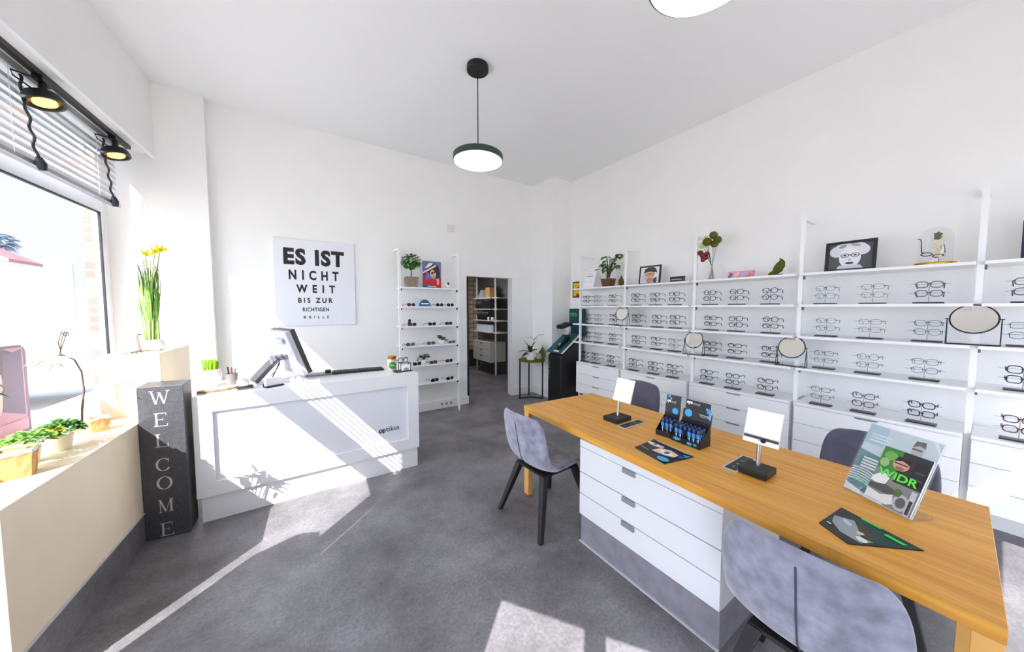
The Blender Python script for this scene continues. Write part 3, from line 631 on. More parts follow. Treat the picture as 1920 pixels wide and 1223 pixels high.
b.tube([(-.045, -.03, .085), (.055, -.03, .085)], .003, 5).tube([(-.045, .03, .085), (.055, .03, .085)], .003, 5); b.build('wire_rack', BLACK, gt)
MB().box(-.04, .045, -.045, -.04, .012, .07).build('card', mat('card_white', C(246, 244, 250), .6), gt)
MB().add([(x, -.0455, z) for x, z in ell(.003, .012, .03, .03, 14, 0, 0, PI)], [list(range(14))]).build('card_print', mat('card_grey', C(150, 152, 160), .6), gt)

# ------------------------------------------------------------------ wall sign
sg = thing('eye_chart_sign', 'square white eye chart sign with black German text on the wall', 'sign', (.265, 4.9, 1.91))
MB().box(-.443, .443, -.02, -.001, -.535, .535).build('panel', mat('sign_white', C(232, 233, 239), .4), sg, bevel=.002)
INKB = mat('sign_black', C(30, 22, 26), .5)
for s_, x0, x1, z0, z1, sp, bo in (('ES IST', -.078, .585, 2.130, 2.337, 1.15, .05), ('NICHT', -.03, .515, 1.947, 2.071, 1.9, .04), ('WEIT', .043, .469, 1.787, 1.89, 2.1, .04), ('BIS ZUR', .058, .439, 1.661, 1.726, 1.55, .035), ('RICHTIGEN', .103, .393, 1.552, 1.602, 1.1, .025), ('BRILLE', .113, .390, 1.465, 1.497, 2.4, .03)):
    text(s_, frame(((x0 + x1) / 2 - .265, -.0205, (z0 + z1) / 2 - 1.91), (1, 0, 0), (0, 0, 1)), (x1 - x0, z1 - z0), INKB, sg, 'lettering', space=sp, bold=bo)
tag(MB().box(2.052, 2.166, 4.885, 4.899, 2.80, 2.905).build('wall_plate', mat('plate_cream', C(232, 228, 214), .5), bevel=.004), 'square cream blanking plate high on the back wall', 'plate')
so = thing('wall_socket', 'white triple power socket on the baseboard under the shelves', 'socket', (2.0, 4.882, .07))
MB().box(-.115, .115, -.008, 0, -.04, .04).build('plate', WPLAST, so, bevel=.002)
for x in (-.075, 0, .075): MB().lathe([(.022, 0), (.022, .002)], (x, -.008, 0), 18, M=Matrix.Rotation(PI / 2, 3, 'X')).build('socket_hole', mat('socket_grey', C(150, 150, 150), .6), so)

# ------------------------------------------------------------------ pendants
SHADE = mat('dark_green_shade', C(38, 62, 58), .4)
DIFF = mat('lamp_diffuser', C(255, 244, 222), .5, emit=2.6, ecol=C(255, 240, 212))
def pendant(x, y, label):
    t = thing('pendant_lamp', label, 'pendant lamp', (x, y, 2.97))
    MB().lathe([(.225, 0), (.232, .004), (.232, .052), (.225, .058), (.03, .062)], n=64).build('shade', SHADE, t, smooth=True)
    MB().lathe([(.002, -.003), (.218, -.003), (.2245, 0)], n=64).build('diffuser', DIFF, t, smooth=True)
    MB().tube([(0, 0, .06), (0, 0, .82)], .005, 8).build('cable', BLACK, t)
    MB().lathe([(.095, .81), (.1, .815), (.1, .857)], n=40).build('canopy', BLACKM, t, smooth=True)
    return t
pendant(1.487, 2.793, 'round green-rimmed pendant lamp hanging near the back wall'); pendant(1.44, .72, 'large glowing pendant disc cut off by the top edge')

# ------------------------------------------------------------------ eyewear
def rim_pts(shape, s=1.0, n=18):
    out = []
    for k in range(n):
        a = 2 * PI * k / n; c_, s_ = math.cos(a), math.sin(a)
        if shape == 'rect': e, rx, ry = .5, .0280, .0205
        elif shape == 'round': e, rx, ry = .95, .0260, .0240
        elif shape == 'square': e, rx, ry = .6, .0278, .0240
        elif shape == 'thin': e, rx, ry = .65, .0285, .0195
        else: e, rx, ry = .75, .0280, .0220
        x = rx * math.copysign(abs(c_) ** e, c_); z = ry * math.copysign(abs(s_) ** e, s_)
        if shape == 'cat' and z > 0: z += .006 * x / rx
        out.append((x * s, z * s))
    return out
FR = {'black': mat('frame_black', C(20, 20, 24), .25), 'dark blue': mat('frame_dark_blue', C(28, 32, 58), .25), 'tortoise': mat('frame_tortoise', C(74, 46, 30), .25, noise=.5, nscale=120),
      'burgundy': mat('frame_burgundy', C(96, 28, 36), .25), 'thin gunmetal': mat('frame_gunmetal', C(70, 70, 78), .3, metal=.7), 'thin gold': mat('frame_gold', C(128, 106, 82), .3, metal=.7), 'grey': mat('frame_grey', C(88, 88, 96), .3)}
SUNL = {'dark': mat('sunlens_dark', C(26, 26, 28), .08), 'brown': mat('sunlens_brown', C(84, 54, 30), .1), 'blue': mat('sunlens_blue', C(40, 52, 110), .1), 'grey': mat('sunlens_grey', C(92, 92, 98), .1)}
def eyewear_proto(label, col, shape, lens=LENS, cat='glasses'):
    """front faces -x, width along y, temples run to +x and hook down"""
    t = thing('sunglasses' if lens is not LENS else 'eyeglasses', label, cat)
    thick = .0017 if 'thin' in col else .0033
    sgn = {-1: -1, 1: 1}; b = MB()
    for s in (-1, 1):
        rp = [(.0, s * (.034) + x * (1 if s > 0 else -1), z) for x, z in rim_pts(shape)]
        rp = [(.004 * abs(y) / .06, y, z) for _, y, z in rp]
        b.tube(rp, thick, 5, closed=True)
        b.tube([(.004, s * .060, .006), (.012, s * .067, .007)], thick * 1.2, 5)
    b.tube([(.001, -.011, .004), (-.002, 0, .0075), (.001, .011, .004)], thick, 5)
    b.build('frame', FR[col], t)
    for s in (-1, 1):
        rp = [(.0035 * 1, s * .034 + x * (1 if s > 0 else -1), z) for x, z in rim_pts(shape, .97)]
        MB().add([(.0022, y, z) for _, y, z in rp], [list(range(len(rp)))]).build('lens', lens, t)
        MB().tube([(.012, s * .067, .007), (.05, s * .069, .008), (.105, s * .066, .006), (.125, s * .064, -.004), (.14, s * .062, -.024)], [thick, thick * .9, thick * .9, thick, thick * 1.1], 5).build('temple', FR[col], t)
    return t
EG = {}
def eyewear(col, shape, loc, rz, label, group, lens=LENS, cat='glasses', tilt=0):
    key = (col, shape, lens.name)
    if key not in EG:
        EG[key] = eyewear_proto(label, col, shape, lens, cat); o = EG[key]
        o.location = loc; o['group'] = group
    else: o = dup(EG[key], loc, rz, label, group)
    o.rotation_euler = (0, tilt, rz)
    return o

# ------------------------------------------------------------------ string-style shelving builders
ST = .022
def post_mesh(h, depth, mb=None, dirv=(0, 1), foot=True):
    """square post with an arm at the top reaching back to the wall (dirv)"""
    b = mb or MB(); w = .015
    b.box(-w, w, -w, w, .03, h)
    dx, dy = dirv
    if dy: b.box(-w, w, min(w * dy, depth * dy), max(w * dy, depth * dy), h - .025, h)
    else: b.box(min(w * dx, depth * dx), max(w * dx, depth * dx), -w, w, h - .025, h)
    return b
# shelf against the back wall
bs = thing('wall_shelving', 'narrow white shelving with sunglasses beside the doorway', 'shelving', (1.672, 4.64, 0))
for x in (-.44, .44):
    p = post_mesh(2.42, .258).build('post', WMETAL, bs, loc=(x, 0, 0)); MB().lathe([(.012, 0), (.014, .006), (.006, .03)], n=14).build('foot', WMETAL, p, smooth=True)
BZ = (1.89, 1.62, 1.342, 1.06, .775, .505)
for z in BZ: MB().box(-.4245, .4245, -.05, .24, z - ST, z).build('shelf', WHITE, bs, bevel=.002, loc=(0, 0, 0))
for z in BZ:
    for x in (-.423, .413): MB().box(x, x + .01, -.02, .02, z - ST - .03, z - ST - .0005).build('shelf_clip', DARK, bs)
# topiary, picture, camera on the top shelf
zt = BZ[0] + .0005
tp_ = thing('potted_topiary', 'small ball-headed topiary in a square taupe pot on top shelf', 'plant', (1.425, 4.72, zt))
MB().hexa([(-.072, -.06, 0), (.072, -.06, 0), (.072, .06, 0), (-.072, .06, 0), (-.086, -.07, .15), (.086, -.07, .15), (.086, .07, .15), (-.086, .07, .15)]).build('pot', TAUPE, tp_, bevel=.003)
MB().tube([(0, 0, .1501), (0, 0, .3)], .008, 8).build('trunk', TWIG, tp_)
b = MB()
for i in range(240):
    a, e, r = random.uniform(0, 2 * PI), random.uniform(-1, 1), .115 * random.random() ** .33; q = math.sqrt(1 - e * e)
    b.leaf((r * q * math.cos(a), r * q * math.sin(a), .37 + r * e * .8), (math.cos(a), math.sin(a), e + random.uniform(-.4, .2)), (0, 0, 1), .05, .036, k=3)
b.build('foliage', LEAF, tp_)
pc = thing('fashion_print', 'upright print of a woman in a red top and white hat', 'print', (1.735, 4.74, zt))
Mp = frame((0, -.006, .2), (1, 0, 0), (0, 0, 1))
MB().box(-.147, .147, -.006, .006, 0, .40).build('board', WHITE, pc)
hat = [(.02, .58), (.1, .78), (.34, .95), (.62, .88), (.72, .90), (.7, .82), (.02, .6)]
b = MB(); printed(b, Mp, .288, .392, [(R4(0, 0, 1, 1), (104, 112, 170)), ([(.18, .62), (.5, .9), (.85, .85), (.95, .55), (.9, .35), (.55, .4), (.35, .55)], (46, 26, 30)), ([(0, .02), (0, .28), (.3, .33), (.5, .35), (.8, .3), (1, .42), (1, 0), (0, 0)], (186, 26, 40)), ([(.02, .26), (.02, .5), (.14, .62), (.22, .56), (.12, .3)], (170, 22, 38)),
  (ell(.56, .53, .17, .15, 20, -.4), (226, 178, 150)), ([(.02, .58), (.34, .72), (.7, .88), (.72, .82), (.35, .66), (.04, .54)], (246, 232, 232)), ([(.12, .72), (.34, .93), (.55, .94), (.5, .85), (.3, .76)], (244, 226, 228)), ([(.14, .68), (.5, .86), (.52, .83), (.16, .65)], (120, 40, 60)),
  (ell(.52, .56, .075, .045, 16, .5), (60, 22, 30)), (ell(.66, .61, .06, .04, 16, .5), (60, 22, 30)), (ell(.58, .44, .04, .016, 12, .3), (170, 30, 44)), ([(.78, .12), (.74, .34), (.84, .38), (.88, .26), (.84, .1)], (226, 184, 160)), (R4(0, 0, .5, .1), (50, 84, 150)), (R4(.26, .045, .72, .075), (240, 240, 244))])
b.build('print', None, pc)
wc = thing('security_camera', 'small white round-eyed camera on the top shelf', 'camera', (1.975, 4.72, zt))
MB().lathe([(.032, 0), (.034, .01), (.02, .022)], n=20).build('base', WPLAST, wc, smooth=True); MB().ball((0, 0, .062), .042, 18, 12, sq=(.85, .8, 1)).build('body', WPLAST, wc, smooth=True)
MB().ball((0, -.026, .072), .023, 14, 10, sq=(.8, .5, 1)).build('eye', BLACK, wc, smooth=True)
SH = ['second shelf from the top', 'third shelf from the top', 'fourth shelf from the top', 'second shelf from the bottom', 'bottom shelf']
def shades(row, x, col, shape, lens, where, y=4.625, rz=PI / 2 + .25):
    eyewear(col, shape, (x, y, BZ[row] + .020), rz, f'{where} sunglasses on the {SH[row - 1]} by the doorway', 'sunglasses on the narrow shelving', SUNL[lens], 'sunglasses')
shades(1, 1.39, 'tortoise', 'round', 'brown', 'round brown tortoise'); shades(1, 1.81, 'tortoise', 'round', 'dark', 'round dark, second from right,'); shades(1, 1.98, 'black', 'round', 'dark', 'round dark, far right,')
shades(2, 1.40, 'tortoise', 'rect', 'brown', 'brown square-lensed, left,'); shades(2, 1.69, 'black', 'cat', 'dark', 'dark cat-eye, middle,'); shades(2, 1.95, 'dark blue', 'square', 'blue', 'blue-lensed, right,')
shades(3, 1.37, 'dark blue', 'round', 'blue', 'blue round, left,', rz=PI / 2 + .05); shades(3, 1.67, 'grey', 'square', 'grey', 'pale grey square, middle,', rz=PI / 2 + .05); shades(3, 2.0, 'thin gunmetal', 'thin', 'grey', 'slim grey, right,')
shades(4, 1.46, 'black', 'cat', 'dark', 'dark cat-eye, left,'); shades(4, 1.70, 'tortoise', 'square', 'brown', 'brown tortoise, middle,', y=4.615); shades(4, 1.95, 'black', 'square', 'dark', 'dark square, right,')
shades(5, 1.72, 'black', 'square', 'dark', 'dark square, left,'); shades(5, 1.96, 'black', 'cat', 'dark', 'dark cat-eye, right,')
fn = thing('half_round_sign', 'blue half-round sign standing among sunglasses on second shelf', 'sign', (1.595, 4.66, BZ[1] + .0005))
Mv = Matrix(((1, 0, 0, 0), (0, 0, 1, 0), (0, 1, 0, 0), (0, 0, 0, 1)))
MB().prism(ell(0, 0, .085, .098, 24, 0, 0, PI), -.008, .008, M=Mv).build('board', mat('teal_blue', C(20, 104, 150), .4), fn)
MB().add([(x, -.0086, z) for x, z in ell(0, 0.004, .06, .075, 20, 0, .5, PI - .4)], [list(range(20))]).build('print', mat('deep_teal', C(16, 60, 92), .4), fn)
MB().box(-.055, .055, -.0092, -.0088, .03, .05).build('print_band', mat('pale_aqua', C(214, 236, 246), .4), fn)
ow = MB().ball((0, 0, .028), .028, 14, 10, sq=(1, .9, 1.05)).ball((0, 0, .072), .022, 14, 10); tag(ow.build('round_figurine', mat('soft_black', C(24, 22, 28), .6), smooth=True, loc=(1.40, 4.76, BZ[2])), 'small round black figurine behind sunglasses on third shelf', 'figurine')
def small_plant(loc, label, trail):
    t = thing('potted_plant', label, 'plant', loc)
    MB().lathe([(.032, 0), (.042, .01), (.046, .055), (.042, .055), (.04, .02)], n=24).build('pot', CERAM, t, smooth=True)
    b = MB()
    for i in range(46):
        a = random.uniform(0, 2 * PI); r = .055 * math.sqrt(random.random()); x, y = r * math.cos(a) * 1.1, r * math.sin(a) * .6
        z = .085 + .035 * random.random(); 
        if trail and x > .0 and random.random() < .7: x += .03; z -= .05
        if not trail and x < -.02 and random.random() < .5: x -= .02; z -= .035
        b.leaf((x, y, z), (math.cos(a), math.sin(a) - .5, random.uniform(-.2, .6)), (0, 0, 1), .042, .034, k=3)
        b.tube([(0, 0, .05), (x * .7, y * .7, z)], .0015, 4)
    b.build('foliage', LEAFD, t)
small_plant((1.855, 4.68, BZ[3] + .0005), 'little trailing plant in white pot on fourth shelf', True); small_plant((1.60, 4.74, BZ[4] + .0005), 'little bushy plant behind brown sunglasses on fifth shelf', False)

# ------------------------------------------------------------------ doorway: store room shelving
rs = thing('store_shelving', 'white shelving with drawer posts inside the back room', 'shelving', (3.92, 6.54, 0))
for y in (0, .93):
    p = MB().box(-.015, .015, -.015, .015, .03, 2.35).build('post', WMETAL, rs, loc=(0, y, 0)); MB().lathe([(.012, 0), (.016, .006), (.007, .03)], n=14).build('foot', WMETAL, p, smooth=True)
RZ = (1.838, 1.578, 1.305, 1.03)
for z in RZ:
    MB().box(-.12, .33, .02, .91, z - ST, z).build('shelf', WHITE, rs); 
    MB().box(-.10, .33, -.25, -.02, z - ST, z).build('shelf', WHITE, rs)
def drawer_unit(label, name, loc, w, d, h, nd, mtl, rz=0, group=None):
    """front faces -x; local y from 0..w, z from 0..h"""
    t = thing(name, label, 'drawer unit', loc, rz, group)
    MB().box(.019, d, 0, w, 0, h - .02).box(0, d, 0, w, h - .02, h).build('carcass', mtl, t)
    g = .004; hh = (h - .02 - g) / nd
    for i in range(nd):
        z0 = i * hh + g * (i == 0) * .5; z1 = (i + 1) * hh - g
        dr = MB().box(0, .0185, .003, w - .003, z0, z1).build('drawer', mtl, t, bevel=.0015)
        c = w / 2; MB().prism([(c - .065, 0), (c + .065, 0), (c + .05, -.012), (c - .05, -.012)], 0, .008, M=Matrix(((0, 1, 0, 0), (1, 0, 0, 0), (0, 0, 1, z1 - .009), (0, 0, 0, 1)))).build('pull_lip', mat('lip_grey', C(120, 122, 130), .4), dr)
    return t
GRYL = mat('store_drawer', C(214, 212, 208), .5)
drawer_unit('pale three-drawer unit on the store room shelving', 'drawer_unit', (3.80, 6.585, .31), .88, .42, .47, 3, GRYL)
BOT = mat('bottle_white', C(214, 224, 232), .3); BOTD = mat('bottle_black', C(26, 26, 30), .3)
def bottle(loc, m_, capm, h, r, label, group):
    t = thing('bottle', label, 'bottle', loc, 0, group)
    MB().lathe([(r, 0), (r, h * .75), (r * .5, h * .86)], n=16).build('body', m_, t, smooth=True); MB().lathe([(r * .45, h * .861), (r * .45, h)], n=12).build('cap', capm, t, smooth=True)
    return t
b0 = None
for i in range(9):
    p = (3.88, 6.62 + i * .088, RZ[3] + .0005)
    if b0 is None: b0 = bottle(p, BOT, BOTD, .2, .036, 'white bottle in a row on the lowest store room shelf', 'white bottles in the store room')
    else: dup(b0, p)
b0 = None
for i in range(7):
    p = (3.88, 6.86 + i * .075, RZ[2] + .0005)
    if b0 is None: b0 = bottle(p, BOTD, BOT, .19, .032, 'black bottle in a row on the third store room shelf', 'black bottles in the store room')
    else: dup(b0, p)
for i, (y, m_) in enumerate(((6.62, CERAM), (6.70, BOTD), (6.79, CERAM))): tag(MB().lathe([(.036, 0), (.036, .06), (.03, .07)], n=16).build('cream_jar', m_, smooth=True, loc=(3.88, y, RZ[2] + .0005)), ['white jar nearest the post on third store room shelf', 'black jar between two white jars in the store room', 'white jar beside the black bottles in the store room'][i], 'jar')
b0 = None
for i in range(5):
    p = (3.88, 7.08 + i * .075, RZ[1] + .0005)
    if b0 is None: b0 = bottle(p, BOTD, GREYM, .21, .033, 'black bottle in a row on the second store room shelf', 'black bottles on the second store room shelf')
    else: dup(b0, p)
tag(MB().box(-.1, .2, 0, .4, 0, .17).build('storage_box', mat('dark_box', C(30, 30, 34), .5), loc=(3.90, 6.60, RZ[1] + .0005)), 'black storage box beside bottles in the store room', 'box')
tag(MB().box(0, .18, 0, .2, 0, .24).build('cardboard_box', KRAFT, loc=(3.86, 6.72, RZ[0] + .0005)), 'brown cardboard box on the top store room shelf', 'box')
tag(MB().prism([(0, 0), (.3, 0), (.1, .2), (.04, .2)], 0, .15, M=Matrix(((0, 0, 1, 0), (1, 0, 0, 0), (0, 1, 0, 0), (0, 0, 0, 1)))).build('file_stand', mat('file_grey', C(176, 180, 184), .5), loc=(3.86, 7.05, RZ[0] + .0005)), 'slanted grey file stand on the top store room shelf', 'file stand')
hp = thing('dark_plant', 'dark bushy plant high in the store room', 'plant', (4.08, 6.95, RZ[0] + .0005))
MB().lathe([(.05, 0), (.07, .12)], n=16).build('pot', BLACK, hp); b = MB()
for i in range(120):
    a = random.uniform(0, 2 * PI); b.leaf((.02 * math.cos(a), .03 * math.sin(a), .12), (math.cos(a), math.sin(a), random.uniform(.9, 2.5)), (0, 0, 1), random.uniform(.12, .26), .04, k=3)
b.build('foliage', LEAFD, hp)

# ------------------------------------------------------------------ plant table by the corner pillar
ptb = thing('plant_table', 'half-round moss-topped side table on thin black legs', 'side table', (3.47, 4.56, 0))
LEGS = [(-.20, .075), (.13, -.145), (.09, .20)]
for x, y in LEGS: MB().box(x - .009, x + .009, y - .009, y + .009, .0, .665).build('leg', BLACKM, ptb)
b = MB()
for x, y in LEGS: b.tube([(0.01, .045, .01), (x, y, .01)], .009, 4)
b.build('foot_frame', BLACKM, ptb)
MB().lathe([(.22, .6655), (.235, .675), (.235, .69), (.22, .70)], n=40).build('tabletop', MOSS, ptb, smooth=True)
oz = .7005
orc = thing('potted_orchid', 'white orchid with broad leaves in a white pot', 'plant', (3.40, 4.50, oz))
MB().lathe([(.05, 0), (.06, .02), (.062, .11), (.057, .11), (.055, .03)], n=28).build('pot', CERAM, orc, smooth=True)
b = MB()
for d, Ln in (((-1, -.1, .45), .21), ((-.9, -.3, .05), .20), ((-.25, .1, 1), .2), ((.2, -.1, 1), .19), ((-.5, -.5, .9), .2), ((.7, -.2, .5), .13)): b.leaf((0, 0, .1), d, (0, 0, 1), Ln, .07, k=6, bend=.3)
b.build('leaves', LEAFD, orc)
MB().tube([(0, 0, .1), (.02, -.02, .2), (.05, -.03, .3), (.12, -.04, .345), (.19, -.05, .34)], .0035, 6).tube([(.03, -.02, .28), (-.02, -.03, .32), (-.09, -.04, .315)], .0025, 5).build('flower_spike', TWIG, orc, smooth=True)
FW = mat('petal_white', C(250, 248, 244), .5)
for x, y, z in ((.055, -.07, .25), (.085, -.075, .215), (.045, -.08, .19), (.075, -.085, .155), (.11, -.07, .18), (.06, -.06, .285)):
    b = MB()
    for k in range(5): a = 2 * PI * k / 5 + x * 30; b.leaf((x, y, z), (math.cos(a), -.25, math.sin(a)), (0, -1, 0), .034, .032, k=3, bend=.1)
    b.build('blossom', FW, orc)
orc.scale = (1.25, 1.25, 1.25)
fern = thing('trailing_fern', 'feathery trailing fern in a frosted pot beside the orchid', 'plant', (3.575, 4.50, oz))
MB().lathe([(.035, 0), (.045, .02), (.045, .1), (.041, .1), (.04, .03)], n=24).build('pot', mat('frosted_pot', C(210, 214, 190), .2), fern, smooth=True)
b = MB()
for i in range(70):
    a = random.uniform(-.9, 1.8) - .3; r = random.uniform(.08, .2); dz = random.uniform(-.06, .12); p0 = Vector((0, 0, .09)); p1 = Vector((r * .6 * math.cos(a), -abs(r * .35 * math.sin(a)), .13 + dz)); p2 = Vector((r * math.cos(a) * .8, -abs(r * .5 * math.sin(a)) - .02, .1 + dz - .06))
    b.tube([p0, p1, p2], .0022, 4)
    for k in range(7): t = k / 7; q = p1.lerp(p2, t); b.leaf(q, (random.uniform(-1, 1), random.uniform(-1, .3), random.uniform(-.8, .5)), (0, 0, 1), .03, .007, k=2)
b.build('fronds', mat('fern_green', C(112, 128, 46), .6, noise=.3, nscale=50), fern)
b = MB()
for i in range(60):
    x = random.uniform(.02, .09) ; z = random.uniform(-.34, -.01); b.leaf((x - .02 * z, -.255 + random.uniform(-.02, .02), z + .0), (random.uniform(-1, 1), random.uniform(-.4, .2), random.uniform(-1, .1)), (0, -1, 0), .035, .008, k=2)
b.tube([(.03, -.12, .06), (.04, -.25, .0), (.05, -.255, -.18), (.05, -.255, -.34)], .002, 4).tube([(.03, -.10, .06), (.0, -.245, .01), (.02, -.255, -.15), (.03, -.255, -.25)], .002, 4)
b.build('trailing_fronds', mat('pale_fern', C(128, 148, 110), .6, noise=.2, nscale=50), fern)

# ------------------------------------------------------------------ black demonstration stand in the corner
TEAL = mat('teal_board', C(10, 78, 84), .45)
dm = thing('demonstration_stand', 'rounded black stand with sloping teal board and upright back panel', 'display stand', (3.62, 3.95, 0))
Mxz = Matrix(((1, 0, 0, 0), (0, 0, 1, 0), (0, 1, 0, 0), (0, 0, 0, 1)))
prof = [(0, 0), (.50, 0), (.50, 1.10), (.40, 1.06)] + [(.06 + .06 * math.cos(a), .765 + .06 * math.sin(a)) for a in (PI * .62, PI * .75, PI * .9, PI)]
MB().prism(prof, .02, .345, M=Mxz).build('cabinet', mat('satin_black', C(30, 30, 32), .32), dm, bevel=.012)
sl = Vector((.42, 0, .30)).normalized(); ns = Vector((-sl.z, 0, sl.x))
Mt = Matrix(((sl.x, 0, ns.x, .215), (0, -1, 0, .18), (sl.z, 0, ns.z, 1.005), (0, 0, 0, 1)))
MB().box(-.245, .245, -.17, .17, -.03, -.012, M=Mt).build('wood_board', mat('pale_birch', C(224, 196, 172), .6), dm); MB().box(-.255, .25, -.185, .18, -.0115, -.002, M=Mt).build('white_board', WHITE, dm)
MB().box(-.275, .25, -.20, .16, -.0015, .006, M=Mt).build('teal_board', TEAL, dm)
MB().box(.475, .50, -.04, .33, 1.11, 1.585).build('back_panel', mat('back_panel_teal', C(8, 62, 74), .4), dm)
text('WIDR', frame((.4745, .225, 1.485), (0, -1, 0), (0, 0, 1)), (.17, .05), mat('bright_green_letter', C(70, 190, 60), .4), dm, 'lettering', bold=.03)
MB().box(.4738, .4745, .14, .31, 1.448, 1.454).build('letter_rule', mat('bright_green_letter', C(70, 190, 60), .4), dm)
bn = thing('slit_scope', 'black and silver binocular scope mounted on the teal board', 'microscope', (3.86, 4.10, 1.045))
MB().box(-.03, .03, -.02, .02, .02, .10).build('column', BLACK, bn, bevel=.004); MB().box(-.035, .06, -.05, .05, .10, .19).build('bracket', mat('silver_housing', C(206, 206, 210), .25, metal=.2), bn, bevel=.008); MB().ball((.02, 0, .195), .085, 18, 12, sq=(.8, .75, 1.05)).build('housing', mat('silver_housing', C(206, 206, 210), .25, metal=.2), bn, smooth=True)
MB().ball((-.0, 0, .27), .085, 18, 12, sq=(1.1, .9, .5)).build('top_cover', BLACK, bn, smooth=True)
for y in (-.036, .036): MB().tube([(-.02, y, .25), (-.10, y, .24), (-.105, y, .24), (-.16, y, .235)], [.028, .03, .038, .036], 16).build('eyepiece', BLACK, bn, smooth=True)
MB().tube([(.05, 0, .255), (.14, -.05, .255)], .014, 8).build('side_arm', BLACK, bn)
MB().box(-.06, .06, -.05, .05, .0, .025, M=Matrix.Rotation(-.62, 4, 'Y')).build('foot', BLACK, bn, bevel=.004)
MB().tube([(-.02, -.03, .14), (.02, -.06, .11), (.06, -.04, .15), (.05, -.05, .22)], .006, 6).build('cable', BLACK, bn, smooth=True)
hs_ = thing('handpiece', 'chrome and black handpiece lying on the sloping teal board', 'device', (3.735, 4.10, .938))
Mh = Mt.to_3x3().to_4x4()
MB().tube([Mh @ Vector(p) for p in ((-.09, 0, .03), (-.04, 0, .035), (.04, 0, .035), (.09, 0, .03))], [.02, .03, .03, .02], 14).build('grip', BLACK, hs_, smooth=True)
MB().tube([Mh @ Vector(p) for p in ((-.03, .0, .05), (.03, 0, .05))], [.022, .02], 12).build('band', STEEL, hs_, smooth=True); MB().box(-.13, -.10, -.06, .06, .008, .014, M=Mh).build('name_plate', WHITE, hs_)
yf = thing('wall_frame', 'small dark frame with yellow picture on the right wall', 'picture', (4.19, 4.18, 1.92))
MB().box(-.02, -.001, -.10, .10, -.14, .14).build('frame', mat('dark_brown_frame', C(52, 34, 22), .5), yf); b = MB(); printed(b, frame((-.0205, 0, 0), (0, -1, 0), (0, 0, 1)), .155, .235, [(R4(0, 0, 1, 1), (226, 184, 20)), ([(.4, 0), (.6, .25), (.9, .12), (1, 0)], (120, 60, 20)), ([(.5, .6), (.9, .8), (.9, .5)], (160, 90, 30))]); b.build('print', None, yf)

# ------------------------------------------------------------------ wall of eyeglasses
BY = [3.86, 2.945, 1.99, 1.035, .09, -.85]; SX = 3.79; SZ = (1.91, 1.63, 1.345, 1.055)
BAY = ['first bay from pillar', 'second bay from pillar', 'third bay from pillar', 'fourth bay from pillar', 'bay cut by the right edge']
sh = thing('eyewear_shelving', 'long white shelving system of eyeglasses along the right wall', 'shelving', (SX, 0, 0))
for i, y in enumerate(BY):
    y_ = y - .05 if i == 0 else y
    p = post_mesh(2.42, .29, dirv=(1, 0)).build('post', WMETAL, sh, loc=(.105, y_, 0)); MB().lathe([(.012, 0), (.014, .006), (.006, .03)], n=14).build('foot', WMETAL, p, smooth=True)
for i in range(5):
    for z in SZ:
        if i == 0: MB().prism([(0, BY[1] + .0165), (.37, BY[1] + .0165), (.37, BY[0] + .02), (.13, BY[0] + .02), (.13, BY[0] - .07), (.08, BY[0] - .07), (.08, BY[0] + .02), (0, BY[0] + .02)], z - ST, z).build('shelf', WHITE, sh)
        else: MB().box(0, .37, BY[i + 1] + .0165, BY[i] - .0165, z - ST, z).build('shelf', WHITE, sh, bevel=.002)
        if i: MB().box(.09, .12, BY[i] - .026, BY[i] - .0158, z - ST - .03, z - ST - .0005).build('shelf_clip', mat('clip_grey', C(90, 92, 96), .4), sh)
ORD = ['first', 'second', 'third', 'fourth', 'last']
for i in range(5):
    y0, y1 = BY[i + 1] + .0165, (BY[i] - .0165 if i else BY[0])
    w = y1 - y0
    if i == 0: w = BY[0] - .068 - y0
    drawer_unit(f'white drawer unit under the {BAY[i]}', 'drawer_unit', (SX, y0, .235), w, .37, .50, 3, WHITE, 0, 'drawer units under the eyeglass shelving')
SLT = mat('stand_base', C(44, 40, 40), .35)
def stand_proto(label):
    t = thing('eyeglass_stand', label, 'stand')
    MB().box(-.035, .035, -.072, .072, 0, .011).build('base', SLT, t, bevel=.002); MB().tube([(0, 0, .011), (0, 0, .158)], .0022, 6).build('rod', GREYM, t)
    for z in (.143, .078): MB().tube([(0, -.095, z), (0, .095, z)], .0013, 5).build('bar', GREYM, t)
    return t
COLS = [(3.735, 3.465, 3.18), (2.785, 2.49, 2.235), (1.825, 1.565, 1.265), (.862, .59, .30), (-.10,)]
COLN = ['left', 'middle', 'right']; ROWN = ['row under the top shelf', 'second row down', 'third row down', 'row on the drawer units']
KIND = [[('black', 'thin'), ('thin gunmetal', 'thin'), ('black', 'thin')], [('black', 'square'), ('black', 'rect'), ('dark blue', 'square')], [('black', 'round'), ('burgundy', 'oval'), ('black', 'cat')], [('thin gunmetal', 'thin'), ('thin gold', 'thin'), ('thin gunmetal', 'oval')], [('tortoise', 'square')]]
